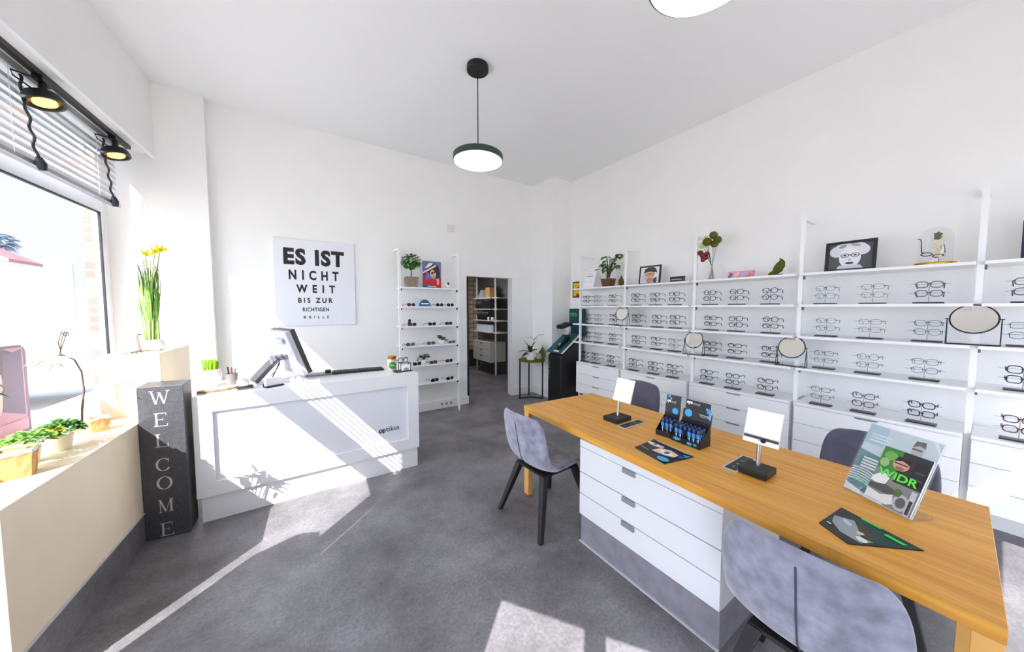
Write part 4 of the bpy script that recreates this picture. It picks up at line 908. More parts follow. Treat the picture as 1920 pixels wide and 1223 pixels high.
VAR = {(2, 3, 2): ('burgundy', 'oval'), (2, 0, 2): ('black', 'round'), (2, 1, 0): ('black', 'oval'), (2, 1, 1): ('black', 'square'), (2, 1, 2): ('burgundy', 'round'), (2, 2, 0): ('black', 'thin'), (2, 2, 1): ('burgundy', 'thin'), (2, 2, 2): ('dark blue', 'oval'), (2, 3, 0): ('black', 'oval'), (2, 3, 1): ('dark blue', 'oval'),
       (3, 0, 2): ('grey', 'oval'), (3, 3, 2): ('dark blue', 'oval'), (1, 3, 2): ('black', 'cat'), (1, 2, 2): ('thin gunmetal', 'thin'), (4, 2, 0): ('black', 'square'), (4, 3, 0): ('burgundy', 'oval'), (4, 0, 0): ('grey', 'oval'), (4, 1, 0): ('thin gunmetal', 'thin'), (0, 3, 1): ('dark blue', 'thin'), (3, 2, 1): ('thin gunmetal', 'round'), (3, 3, 1): ('grey', 'cat')}
SP = None
for bi in range(5):
    for ri in range(4):
        z = (SZ[1], SZ[2], SZ[3], .735)[ri] + .0005
        for ci, y in enumerate(COLS[bi]):
            x = SX + .115 + (.03 if ri in (1, 2) else 0) - (.02 if ri == 3 else 0); jy = random.uniform(-.008, .008); rz = random.uniform(-.03, .03)
            if bi == 0 and ci == 0: jy = -.045
            where = (f'{COLN[ci]} stand, ' if bi < 4 else '') + f'{ROWN[ri]}, {BAY[bi]}'
            lab = (f'two-bar stand, {COLN[ci]} of three, ' if bi < 4 else 'two-bar stand, ') + f'{ROWN[ri]}, {BAY[bi]}'
            if SP is None: SP = stand_proto(lab); SP['group'] = 'eyeglass stands'; SP.location = (x, y + jy, z); SP.rotation_euler = (0, 0, rz)
            else: dup(SP, (x, y + jy, z), rz, lab, 'eyeglass stands')
            for k, h in enumerate((.143, .078)):
                col, shp = VAR.get((bi, ri, ci), KIND[bi][ci])
                if k == 1 and random.random() < .35: shp = random.choice(['oval', 'rect', 'square']) if 'thin' not in col else 'oval'
                cr_, sr_ = math.cos(rz), math.sin(rz); dx = -.016
                eyewear(col, shp, (x + dx * cr_, y + jy + dx * sr_, z + h - .0035), rz, f'{col} glasses, {"top" if k == 0 else "low"} bar, {where}', 'eyeglasses on the wall shelving')
eyewear('black', 'square', (.918, 3.358, CTZ + .113), PI / 2 + .5, 'black glasses resting on the wire rack at the counter end', 'glasses on the counter rack')
# round mirrors
MP = None
for y, ri, lab, sc in ((2.955, 1, 'round table mirror between first and second bay of eyeglasses', 1), (1.955, 2, 'round table mirror between second and third bay of eyeglasses', 1), (1.065, 2, 'round table mirror between third and fourth bay of eyeglasses', 1), (.10, 1, 'large-looking round mirror at the right, by the last post', 1)):
    loc = (SX + .045, y, SZ[1:][ri] + .0005 - 0)
    if MP is None:
        MP = thing('table_mirror', lab, 'mirror', loc, 0, 'round mirrors on the shelving')
        th = math.radians(-14); Rm = Matrix.Rotation(PI / 2, 4, 'Y'); Rt = Matrix.Rotation(math.radians(14), 4, 'Y'); T_ = Matrix.Translation((0, 0, .178)) @ Rt
        rim = [T_ @ Vector((0, .098 * math.cos(2 * PI * k / 40), .098 * math.sin(2 * PI * k / 40))) for k in range(40)]
        MB().tube(rim, .0045, 8, closed=True).build('rim', BLACKM, MP, smooth=True)
        MB().add([T_ @ Vector((-.001, .096 * math.cos(2 * PI * k / 40), .096 * math.sin(2 * PI * k / 40))) for k in range(40)], [list(range(40))[::-1]]).build('mirror_glass', MIRROR, MP)
        MB().add([T_ @ Vector((.003, .096 * math.cos(2 * PI * k / 40), .096 * math.sin(2 * PI * k / 40))) for k in range(40)], [list(range(40))]).build('back_disc', BLACK, MP)
        b = MB()
        for s in (-1, 1):
            b.tube([(-.03, s * .108, .004), (0, s * .108, .178), (.03, s * .108, .004)], .003, 6); b.tube([(0, s * .098, .178), (0, s * .118, .178)], .003, 6)
        for x in (-.03, .03): b.tube([(x, -.108, .004), (x, .108, .004)], .003, 6)
        for s in (-1, 1): b.tube([(-.03, s * .108, .004), (.03, s * .108, .004)], .003, 6)
        b.build('wire_stand', BLACKM, MP)
    else: dup(MP, loc, 0, lab, 'round mirrors on the shelving')

# ------------------------------------------------------------------ things on the top shelf
zt = SZ[0] + .0005; XT = SX + .17
PAPER = mat('paper_white', C(238, 238, 240), .6)
cf = thing('certificate', 'white printed certificate leaning at the pillar end of the top shelf', 'certificate', (XT - .03, 3.69, zt), 0)
Mc = frame((.04, 0, .155), (0, -1, 0), (.25, 0, 1))
MB().box(-.115, .115, -.155, .155, -.004, .004, M=Mc).build('sheet', PAPER, cf)
b = MB(); gl = (196, 198, 204)
printed(b, Mc, .21, .30, [(R4(.3, .88, .7, .9), gl), (R4(.25, .78, .75, .8), gl), (R4(.25, .72, .75, .74), gl), (R4(.15, .6, .85, .64), (140, 142, 150)), (R4(.1, .5, .9, .51), gl), (R4(.1, .34, .35, .36), gl), (R4(.55, .36, .85, .38), gl), (R4(.1, .26, .4, .28), gl), (R4(.55, .26, .8, .28), gl)], z0=.0045); b.build('print', None, cf)
pp = thing('potted_plant', 'round-leaved plant in a brown square pot on the top shelf', 'plant', (XT, 3.31, zt), 0)
MB().hexa([(-.06, -.06, 0), (.06, -.06, 0), (.06, .06, 0), (-.06, .06, 0), (-.075, -.088, .125), (.075, -.088, .125), (.075, .088, .125), (-.075, .088, .125)]).build('pot', TERRA, pp, bevel=.003)
b = MB(); l_ = MB()
for i in range(34):
    a = random.uniform(0, 2 * PI); r = random.uniform(.05, .165); h = random.uniform(.24, .47); x, y = .5 * r * math.cos(a), r * math.sin(a)
    if h > .38: y -= .02
    b.tube([(0, random.choice((-.02, .025)), .12), (x * .4, y * .4, h * .75), (x, y, h)], .0035, 5)
    l_.leaf((x, y, h), (-.4 + .4 * math.cos(a), .8 * math.sin(a), random.uniform(-.3, .3)), (0, 0, 1), .10, .085, k=4, bend=.3)
b.build('stems', TWIG, pp, smooth=True); l_.build('leaves', LEAF, pp)
def moss_bird(loc, label, rz, slim):
    t = thing('bird_figurine', label, 'figurine', loc, rz); b = MB()
    if slim: b.lathe([(.025, 0), (.034, .01), (.042, .05), (.036, .09), (.022, .115), (.018, .13), (.008, .14)], n=20); b.tube([(0, 0, .13), (0, -.012, .158)], [.009, .003], 8)
    else:
        pts = [(.075, .004), (.03, .012), (.0, .045), (-.02, .085), (-.03, .115), (-.028, .135)]
        b.tube([(0, y, z + .02) for y, z in pts], [.008, .026, .04, .038, .026, .014], 16); b.tube([(0, -.028, .15), (0, -.012, .172)], [.012, .004], 8); b.box(-.02, .02, -.04, .03, 0, .02)
    b.build('body', MOSS, t, smooth=True)
    return t
moss_bird((XT, 3.075, zt), 'slim moss-green bird beside the brown plant pot', 0, True)
moss_bird((XT, 1.235, zt), 'larger moss-green sitting bird right of the pink box', 0, False)
def framed(name, label, y0, y1, h, layers, fm, fw=.018, lean=.12):
    w = y1 - y0; t = thing(name, label, 'picture', (XT - .02, (y0 + y1) / 2, zt)); M = frame((.02 + lean * h / 2, 0, h / 2), (0, -1, 0), (lean, 0, 1))
    b = MB(); b.box(-w / 2, -w / 2 + fw, -h / 2, h / 2, -.01, .01, M=M).box(w / 2 - fw, w / 2, -h / 2, h / 2, -.01, .01, M=M).box(-w / 2 + fw, w / 2 - fw, -h / 2, -h / 2 + fw, -.01, .01, M=M).box(-w / 2 + fw, w / 2 - fw, h / 2 - fw, h / 2, -.01, .01, M=M); b.build('frame', fm, t)
    b = MB().box(-w / 2 + fw, w / 2 - fw, -h / 2 + fw, h / 2 - fw, -.006, .002, ink(230, 230, 232), M=M); printed(b, M, w - 2 * fw, h - 2 * fw, layers, z0=.0025); b.build('picture', None, t)
    return t
SKIN = (222, 168, 138)
framed('framed_portrait', 'black framed portrait of a person in a hat and dark glasses', 2.475, 2.785, .25, [(R4(0, 0, 1, 1), (224, 226, 230)), ([(.1, .12), (.05, .5), (.25, .7), (.3, .1)], (196, 200, 206)), (ell(.5, .42, .24, .42), SKIN), (ell(.5, .16, .17, .16), (196, 140, 112)), ([(.22, .68), (.2, .86), (.4, .98), (.7, .98), (.84, .84), (.86, .66), (.7, .72), (.4, .74)], (62, 56, 60)), ([(.16, .64), (.5, .72), (.9, .62), (.88, .70), (.5, .80), (.18, .72)], (44, 40, 44)),
  (R4(.26, .48, .48, .62), (36, 34, 38)), (R4(.285, .5, .46, .6), (206, 160, 134)), (R4(.54, .48, .76, .62), (36, 34, 38)), (R4(.565, .5, .735, .6), (206, 160, 134)), (R4(.46, .56, .56, .59), (36, 34, 38)), (ell(.51, .42, .035, .08), (200, 146, 118)), (ell(.5, .25, .1, .03), (168, 92, 84)), (ell(.8, .14, .1, .16), (60, 66, 84)), (ell(.86, .26, .04, .1), (60, 66, 84))], BLACK)
framed('framed_print', 'black framed monochrome print of a curly-haired woman with glasses', .585, .895, .262, [(R4(0, 0, 1, 1), (78, 78, 82)), (ell(.5, .86, .36, .2), (226, 228, 236)), (ell(.2, .7, .18, .22), (214, 216, 226)), (ell(.78, .72, .16, .2), (220, 222, 230)), (ell(.5, .44, .25, .4), (232, 232, 238)), ([(.2, 0), (.26, .14), (.74, .14), (.82, 0)], (210, 212, 220)), (ell(.32, .9, .1, .06, 16, .4), (150, 152, 160)), (ell(.62, .92, .12, .05, 16, -.3), (160, 162, 170)),
  (ell(.385, .53, .1, .085), (26, 26, 30)), (ell(.385, .53, .08, .065), (220, 220, 228)), (ell(.62, .53, .1, .085), (26, 26, 30)), (ell(.62, .53, .08, .065), (220, 220, 228)), (R4(.47, .53, .53, .56), (26, 26, 30)), (ell(.385, .53, .035, .03), (40, 40, 46)), (ell(.62, .53, .035, .03), (40, 40, 46)), (ell(.5, .22, .1, .04), (48, 48, 54)), (ell(.5, .36, .03, .03), (170, 170, 180))], BLACK, fw=.022)
framed('framed_print', 'dark violet picture cut off by the right edge of the photo', -.42, -.055, .26, [(R4(0, 0, 1, 1), (46, 42, 70)), (ell(.4, .5, .25, .3), (90, 84, 120))], mat('violet_black', C(40, 36, 60), .5))
bsn = thing('name_sign', 'small black sign block on the top shelf', 'sign', (XT, 2.24, zt)); MB().box(-.02, .02, -.085, .085, 0, .075).build('block', BLACK, bsn, bevel=.002)
MB().box(-.0206, -.0202, -.065, .065, .032, .044).build('lettering', mat('dim_white_print', C(170, 170, 172), .5), bsn)
va = thing('flower_vase', 'slim glass vase with red berries and green pompom flowers', 'flowers', (XT - .03, 1.83, zt))
MB().lathe([(.036, 0), (.03, .05), (.014, .13), (.013, .2), (.03, .30), (.028, .30), (.011, .2), (.012, .13), (.028, .05), (.034, .004)], n=28, closed=False).build('vase', glassmat('vase_glass', (.93, .95, .95, 1), .1), va, smooth=True)
b = MB()
heads = [(.0, -.005, .50, .042, 'g'), (-.02, .05, .43, .048, 'g'), (.0, -.05, .44, .042, 'g'), (.02, -.01, .405, .04, 'g'), (.03, .09, .49, .03, 'y'), (.0, .11, .40, .045, 'y'), (-.02, .06, .385, .03, 'y'), (-.03, .115, .315, .03, 'r'), (-.03, .085, .28, .033, 'r'), (-.03, .06, .255, .028, 'r'), (-.02, .05, .30, .026, 'r'), (-.03, .085, .235, .026, 'r')]
for i, (x, y, z, r, k) in enumerate(heads): b.tube([(random.uniform(-.02, .02), random.uniform(-.025, .025), .006), (0, 0, .15), (x * .5, y * .3, .24), (x, y, z)], .0022, 5)
b.build('stems', mat('blue_green_stem', C(48, 84, 78), .5), va, smooth=True)
VM = {'g': MOSS, 'y': mat('lime_bloom', C(206, 214, 140), .7), 'r': mat('berry_red', C(120, 16, 24), .4)}
for x, y, z, r, k in heads:
    if k == 'y':
        b = MB()
        for q in range(9): a = q * 2 * PI / 9; b.leaf((x, y, z), (-.3, math.cos(a), math.sin(a)), (-1, 0, 0), r, r * .6, k=3)
        b.build('bloom', VM[k], va)
    else: MB().ball((x, y, z), r, 14, 10).build('bloom' if k == 'g' else 'berry', VM[k], va, smooth=True)
pk = thing('glasses_case', 'pink and blue marbled glasses case on the top shelf', 'case', (XT, 1.55, zt)); MB().box(-.03, .03, -.115, .115, 0, .077).build('case', mat('case_pink', C(222, 150, 170), .5), pk, bevel=.004)
b = MB(); printed(b, frame((-.0302, 0, .0385), (0, -1, 0), (0, 0, 1)), .224, .071, [([(0, .3), (.12, .9), (.22, .6), (.1, .1), (0, .05)], (96, 96, 150)), ([(.2, .2), (.35, .8), (.5, .9), (.42, .3)], (236, 190, 200)), ([(.55, .4), (.62, .95), (.9, .95), (.75, .5), (.65, .2)], (176, 170, 206)), ([(.7, .1), (.95, .7), (1, .2), (.9, .05)], (216, 110, 120)), ([(.3, .05), (.5, .25), (.6, .1)], (186, 100, 140))]); b.build('print', None, pk)
gd = thing('glass_dome', 'clear glass bell dome on a gold base', 'dome', (XT, .29, zt))
MB().lathe([(.10, 0), (.102, .008), (.10, .02), (.085, .024)], n=48).build('base', GOLD, gd, smooth=True)
MB().lathe([(.082, .0245), (.082, .2)] + [(.082 * math.cos(a), .2 + .085 * math.sin(a)) for a in (.3, .6, .9, 1.2, 1.5)], n=48, closed=False).build('dome', glassmat('dome_glass', (.97, .98, .98, 1), .07), gd, smooth=True)
dfl = thing('dried_orchid', 'cream dried orchid stem inside the glass dome', 'flowers', (XT + .015, .275, zt + .0245))
MB().tube([(0, 0, 0), (.0, -.01, .1), (0, .0, .2)], .002, 5).build('stem', TWIG, dfl); 
for i in range(9):
    z = .05 + i * .019; y = random.uniform(-.02, .02); b = MB()
    for q in range(5): a = q * 2 * PI / 5 + i; b.leaf((-.01, y, z), (-.4, math.cos(a), math.sin(a)), (-1, 0, 0), .024, .022, k=3)
    b.build('blossom', mat('cream_petal', C(232, 224, 196), .6) if i < 7 else mat('olive_bud', C(92, 90, 60), .6), dfl)
DG = eyewear('tortoise', 'round', (XT - .02, .305, zt + .075), .2, 'tortoise glasses leaning inside the glass dome', 'glasses in the glass dome', tilt=0)
g_ = DG; g_.rotation_euler = (.5, -1.2, .25); g_.location = (XT - .035, .30, zt + .075)

# ------------------------------------------------------------------ oak table with drawers
TZ = .765; TT = .045
tb = thing('oak_table', 'long oak consulting table in the middle of the room', 'table', (1.95, 1.07, 0))
def tl(x, y): return (x - 1.95, y - 1.07)
quad = [tl(1.515, -.05), tl(2.405, -.011), tl(2.405, 2.195), tl(1.618, 2.235)]
MB().prism(quad, TZ - TT, TZ).build('tabletop', OAK, tb, bevel=.0015)
for x0, x1, y0, y1 in ((1.621, 1.662, 2.17, 2.230), (2.362, 2.403, 2.14, 2.19), (1.516, 1.576, -.047, .005), (2.343, 2.403, -.010, .045)):
    MB().box(x0 - 1.95, x1 - 1.95, y0 - 1.07, y1 - 1.07, 0, TZ - TT - .0005).build('leg', OAKZ, tb, bevel=.0015)
def outlet(y, x0, x1, label):
    t = thing('desk_outlet', label, 'outlet', ((x0 + x1) / 2, y, TZ + .0005)); w = (x1 - x0) / 2
    MB().box(-w, w, -.035, .035, 0, .003).build('frame', mat('outlet_grey', C(186, 188, 192), .35), t); MB().box(-w + .014, w - .014, -.025, .025, .0031, .0042).build('insert', mat('outlet_black', C(14, 14, 16), .2), t)
    for k in range(3): MB().lathe([(.008, .0043), (.008, .005)], (-.07 + k * .05, 0, 0), 14).build('contact', GREYM, t)
outlet(1.435, 1.872, 2.12, 'flush steel outlet strip beside the far table mirror'); outlet(.742, 1.838, 2.09, 'flush steel outlet strip beside the nearer table mirror')
du = thing('drawer_cabinet', 'white three-drawer cabinet on a grey plinth under the table', 'cabinet', (1.585, .655, 0))
W2 = .885
MB().box(.02, .72, 0, W2, .2, .715).box(0, .02, 0, W2, .668, .715).build('carcass', mat('drawer_white', C(222, 223, 226), .35), du)
MB().box(.012, .70, -.002 + .004, W2 - .008, 0, .1995).build('plinth', GREYW, du); MB().box(.002, .012, 0, W2, 0, .010).build('plinth_strip', mat('strip_grey', C(190, 190, 194), .4), du)
for z0, z1 in ((.201, .342), (.348, .490), (.496, .664)):
    d = MB().box(0, .0195, .001, W2 - .001, z0, z1).build('drawer', mat('drawer_white', C(222, 223, 226), .35), du, bevel=.001); MB().box(-.012, .0, W2 * .56 - .042, W2 * .56 + .042, z1 - .026, z1 + .001).build('handle', mat('handle_grey', C(150, 152, 158), .35, metal=.3), d)

# ------------------------------------------------------------------ chairs
def chair(label, loc, rz, m_):
    t = thing('upholstered_chair', label, 'chair', loc, rz, 'grey shell chairs around the table')
    prof = [(.235, .405, .185), (.20, .432, .21), (.12, .444, .225), (.0, .434, .234), (-.11, .428, .238), (-.185, .45, .240), (-.232, .51, .242), (-.255, .60, .242), (-.272, .70, .238), (-.288, .79, .222), (-.297, .848, .180)]
    nv = 12; vs = []; fs = []
    for i, (x, z, w) in enumerate(prof):
        u = i / (len(prof) - 1)
        for j in range(nv + 1):
            v = -1 + 2 * j / nv; q = abs(v) ** 2.6
            lift = .035 * q * max(0, 1 - abs(u - .35) * 2.2) + .0; fwd = .055 * q * (1 if u > .5 else max(0, u - .3) * 4) if u > .3 else 0
            vs.append((x + fwd * (1 if i < len(prof) - 1 else .8), v * w, z + lift - (.012 * q if i == 0 else 0) - (.012 * v * v if i >= len(prof) - 1 else 0)))
    n = nv + 1
    for i in range(len(prof) - 1):
        for j in range(nv): fs.append((i * n + j, i * n + j + 1, (i + 1) * n + j + 1, (i + 1) * n + j))
    s_ = MB().add(vs, fs).build('shell', m_, t, smooth=True)
    so = s_.modifiers.new('thick', 'SOLIDIFY'); so.thickness = .034; so.offset = 0
    sb = s_.modifiers.new('smooth', 'SUBSURF'); sb.levels = 1; sb.render_levels = 2
    pts = [(x + (-.019 if i >= 7 else -.014 if i >= 5 else 0), 0, z - (.02 if i < 5 else .012 if i < 7 else .0)) for i, (x, z, w) in enumerate(prof)][4:-1]
    MB().tube(pts, .0028, 6).build('back_seam', mat('seam_dark', C(70, 70, 86), .9), t, smooth=True)
    MB().box(-.17, .17, -.16, .16, .385, .402).build('seat_frame', LEGW, t)
    for sx, sy in ((1, 1), (1, -1), (-1, 1), (-1, -1)):
        a, f = Vector((.15 * sx, .14 * sy, .395)), Vector((.25 * sx if sx > 0 else -.27, .245 * sy, 0)); w0, w1 = .025, .016
        P = lambda c, w: [(c.x - w, c.y - w, c.z), (c.x + w, c.y - w, c.z), (c.x + w, c.y + w, c.z), (c.x - w, c.y + w, c.z)]
        MB().hexa(P(f, w1) + P(a, w0)).build('leg', LEGW, t, bevel=.003)
    return t
chair('grey velvet chair tucked at the far left end of the table', (1.605, 1.915, 0), math.radians(2), VELVET)
chair('grey velvet chair in the foreground, cut off by the bottom edge', (1.585, .325, .0), math.radians(1), VELVET)
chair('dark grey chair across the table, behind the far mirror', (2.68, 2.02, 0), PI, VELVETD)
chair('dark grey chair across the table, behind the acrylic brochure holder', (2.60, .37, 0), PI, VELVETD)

# ------------------------------------------------------------------ on the table
def table_mirror(loc, label, bar):
    t = thing('square_mirror', label, 'mirror', loc, 0)
    if bar: MB().box(-.075, .055, -.06, .06, 0, .032).build('base', mat('block_black', C(24, 23, 24), .5), t, bevel=.003)
    else: MB().box(-.085, .08, -.06, .065, 0, .032).build('base', mat('block_black', C(24, 23, 24), .5), t, bevel=.003)
    MB().tube([(0, 0, .0325), (.012, 0, .165)], .0115, 16).build('pole', STEEL, t, smooth=True)
    M = frame((.026, -.03 if not bar else -.005, .225), (0, -1, 0), (.34, 0, 1))
    MB().box(-.076, .076, -.085, .085, -.005, .003, M=M).build('backing', mat('mirror_edge', C(225, 225, 222), .3), t)
    MB().add([M @ Vector(p) for p in ((-.075, -.084, .0036), (.075, -.084, .0036), (.075, .084, .0036), (-.075, .084, .0036))], [(0, 1, 2, 3)]).build('mirror_plate', mat('cream_backing', C(250, 246, 232), .3), t)
    if bar:
        MB().box(-.073, .073, -.062, -.048, .0037, .006, M=M).build('shelf_slot', mat('slot_dark', C(52, 44, 38), .4), t); MB().box(-.073, .073, -.046, -.040, .0037, .007, M=M).build('lip', WHITE, t)
        MB().ball(M @ Vector((.012, -.064, .009)), .011, 12, 8).build('knob', BLACK, t, smooth=True)
    return t
table_mirror((1.985, 1.55, TZ + .0005), 'small square table mirror at the far end of the table', False)
table_mirror((1.925, .645, TZ + .0055), 'square table mirror nearer the camera, standing over an outlet', True)
BLUE = (60, 170, 226); INKK = (28, 26, 30)
def flyer(name, label, pts, layers, thick=.003, n=1):
    """pts: 4 world corners bottom-left, bottom-right, top-right, top-left seen from the reader"""
    c = Vector((sum(p[0] for p in pts) / 4, sum(p[1] for p in pts) / 4, TZ + .0006)); t = thing(name, label, 'leaflet', c)
    P = [Vector((p[0] - c.x, p[1] - c.y, 0)) for p in pts]
    MB().prism([(p.x, p.y) for p in P], 0, thick).build('sheets', mat('leaflet_black', C(22, 22, 24), .3), t)
    b = MB()
    for i, (poly, col) in enumerate(layers):
        q = []
        for u, v in poly:
            u, v = min(1, max(0, u)), min(1, max(0, v)); p = P[0] * (1 - u) * (1 - v) + P[1] * u * (1 - v) + P[2] * u * v + P[3] * (1 - u) * v; q.append((p.x, p.y, thick + .0004 + .0003 * i))
        b.add(q, [list(range(len(q)))], ink(*col))
    b.build('print', None, t); return t
flyer('leaflet', 'black leaflet printed with two blue eyes near the table edge', [(1.671, 1.179), (1.622, .96), (1.838, .915), (1.877, 1.186)],
  [(ell(.2, .72, .22, .13, 22, .1), (236, 200, 180)), (ell(.2, .82, .24, .05, 20, .1), (70, 46, 40)), (ell(.2, .70, .12, .07, 18, .1), (238, 238, 244)), (ell(.2, .70, .05, .06), (90, 130, 190)), ([(.35, .3), (.4, .62), (.6, .76), (.85, .68), (.86, .48), (.7, .36), (.5, .32)], (240, 206, 186)), ([(.4, .66), (.6, .84), (.85, .78), (.9, .66), (.84, .72), (.6, .77)], (66, 44, 40)), (ell(.63, .52, .17, .1), (242, 240, 246)), (ell(.64, .53, .07, .085), (84, 140, 206)), (ell(.64, .53, .03, .04), (20, 24, 40)),
   ([(.1, .93), (.1, .97), (.9, .97), (.9, .93)], (186, 182, 190)), (ell(.82, .14, .15, .12), BLUE), (ell(.94, .62, .05, .08), (40, 80, 190)), (ell(.97, .78, .03, .08), BLUE), (ell(.9, .8, .02, .03), (150, 210, 240)), (R4(.06, .2, .3, .23), (190, 190, 190))])
flyer('leaflet', 'black and green leaflet pair lying nearest the camera', [(1.670, .354), (1.603, .262), (1.773, .108), (1.875, .332)],
  [([(0, .3), (.25, .95), (1, 1), (1, .55), (.6, .2)], (16, 62, 60)), ([(.05, .55), (.3, .75), (.5, .55), (.75, .35), (.9, .42), (.95, .2), (.5, .15), (.15, .3)], (150, 160, 166)), ([(.25, .78), (.45, .68), (.62, .45), (.85, .4), (.8, .52), (.55, .68), (.35, .86)], (74, 54, 40)), (ell(.62, .45, .06, .05), (226, 196, 170)), (ell(.82, .3, .12, .06, 18, -.2), (232, 232, 236)), (ell(.3, .55, .12, .05, 18, -.5), (200, 206, 210)), ([(.3, .93), (.56, .93), (.56, .985), (.3, .985)], (60, 220, 80)), ([(.68, .80), (.93, .80), (.93, .87), (.68, .87)], (60, 220, 80)), (R4(.1, .16, .22, .2), (220, 222, 224))])
# counter displays of tubes
def tube_display(loc, rz, w, label, nx, ny, wide):
    d = .115; t = thing('tube_display', label, 'display', loc, rz); BD = mat('display_black', C(26, 24, 27), .4)
    b = MB().box(0, d, 0, w, 0, .006).box(0, .004, 0, w, .006, .035).box(d - .004, d, 0, w, .006, .13)
    b.prism([(0, .006), (d, .006), (d, .12), (.0, .035)], 0, .004, M=Matrix(((1, 0, 0, 0), (0, 0, 1, 0), (0, 1, 0, 0), (0, 0, 0, 1)))).prism([(0, .006), (d, .006), (d, .12), (.0, .035)], w - .004, w, M=Matrix(((1, 0, 0, 0), (0, 0, 1, 0), (0, 1, 0, 0), (0, 0, 0, 1))))
    b.build('tray', BD, t)
    M = frame((d + .012, w / 2, .185), (0, -1, 0), (.16, 0, 1)); hw = w * (.42 if wide else .48)
    MB().box(-w / 2, w / 2, -.065, .0, -.003, .003, M=M).box(-hw, hw, 0, .062, -.003, .003, M=M).build('header_card', BD, t)
    b = MB(); cx = -.3 if wide else .12
    printed(b, M, w, .128, [(ell(.5 + cx, .33, .024 / w * (1 if wide else 1), .19), BLUE), (ell(.9, .62, .08, .12), (70, 150, 220)), (ell(.82, .72, .03, .05), (120, 200, 240)), (ell(.95, .42, .04, .2), (110, 180, 240)), (R4(.58, .36, .92, .40), (196, 196, 200)), (R4(.62, .29, .92, .32), (170, 170, 176))] if wide else [(ell(.68, .2, .2, .16), BLUE), (ell(.2, .92, .1, .07), BLUE), (ell(.35, .8, .05, .05), (120, 200, 240)), (ell(.1, .75, .05, .08), (60, 90, 170))], z0=.0034)
    b.build('card_print', None, t)
    k = M @ Matrix.Translation((-.02 if wide else -.012, .046 if wide else .022, .0036))
    q = 1.0 if wide else .72; k0 = -w * .40 if wide else -w * .44
    text('eye', k @ Matrix.Translation((k0 - (-.02 if wide else -.012) + .019 * q, -.004, 0)), (.038 * q, .022), mat('print_white', C(244, 244, 248), .5), t, 'lettering', bold=.06)
    text('med', k @ Matrix.Translation((k0 - (-.02 if wide else -.012) + .062 * q, -.002, 0)), (.042 * q, .018), mat('print_grey', C(200, 200, 206), .5), t, 'lettering')
    b = MB(); printed(b, frame((-.0006, w / 2, .02), (0, -1, 0), (0, 0, 1)), w, .034, [(ell(.18, .55, .1, .3), BLUE), (ell(.3, .6, .05, .2), (80, 140, 220)), (ell(.65, .4, .09, .25), BLUE), (ell(.85, .5, .06, .25), (60, 140, 190))] if wide else [], z0=.0003)
    if wide: b.build('tray_print', None, t)
    return t
TB = [None]
def blue_tube(loc, rz, label, group):
    if TB[0] is None:
        t = thing('spray_tube', label, 'tube', loc, rz, group); TB[0] = t
        MB().lathe([(.0105, 0), (.0115, .004), (.0115, .078)], n=14).build('body', mat('tube_black', C(20, 20, 30), .25), t, smooth=True)
        MB().lathe([(.0095, .0781), (.0095, .098), (.008, .1)], n=14).build('cap', mat('tube_cap', C(40, 60, 110), .2), t, smooth=True)
        b = MB(); m1, m2 = ink(70, 150, 226), ink(236, 226, 240)
        def patch(a0, a1, z0, z1, m_):
            for q in range(4):
                a, c = a0 + (a1 - a0) * q / 4, a0 + (a1 - a0) * (q + 1) / 4; f = lambda an, z: (.01185 * math.cos(an), .01185 * math.sin(an), z)
                b.add([f(a, z0), f(c, z0), f(c, z1), f(a, z1)], [(0, 1, 2, 3)], m_)
        patch(2.2, 4.0, .05, .076, m1); patch(3.2, 3.6, .012, .048, m2); patch(2.5, 3.0, .03, .045, m1); patch(4.2, 5.2, .03, .07, m1); patch(4.4, 4.7, .01, .028, m2)
        b.build('label', None, t)
    else: t = dup(TB[0], loc, rz, label, group)
    return t
DZ = TZ + .0006
tube_display((1.955, .945, DZ), -.05, .178, 'wide black and blue display of tubes on the table', 6, 3, True)
tube_display((1.975, 1.135, DZ), .06, .098, 'narrow black and blue display of tubes left of the wide one', 3, 3, False)
for i in range(3):
    for j in range(6):
        if i == 0 and j == 3: continue
        blue_tube((1.955 + .022 + i * .031 + j * .0013, .945 + .018 + j * .0275 - i * .001, DZ + .0065), random.uniform(-.3, .3), f'black and blue tube packed in the wide display', 'tubes in the wide display')
blue_tube((1.955 + .022 + 3 * .0013, .945 + .018 + 3 * .0275, DZ + .0065), 2.2, 'black tube turned to show its pale back in the wide display', 'turned tube')
for i in range(2):
    for j in range(3): blue_tube((1.975 + .045 + i * .035 - j * .002, 1.135 + .02 + j * .028, DZ + .0065), random.uniform(-.3, .3), 'black and blue tube packed in the narrow display', 'tubes in the narrow display')
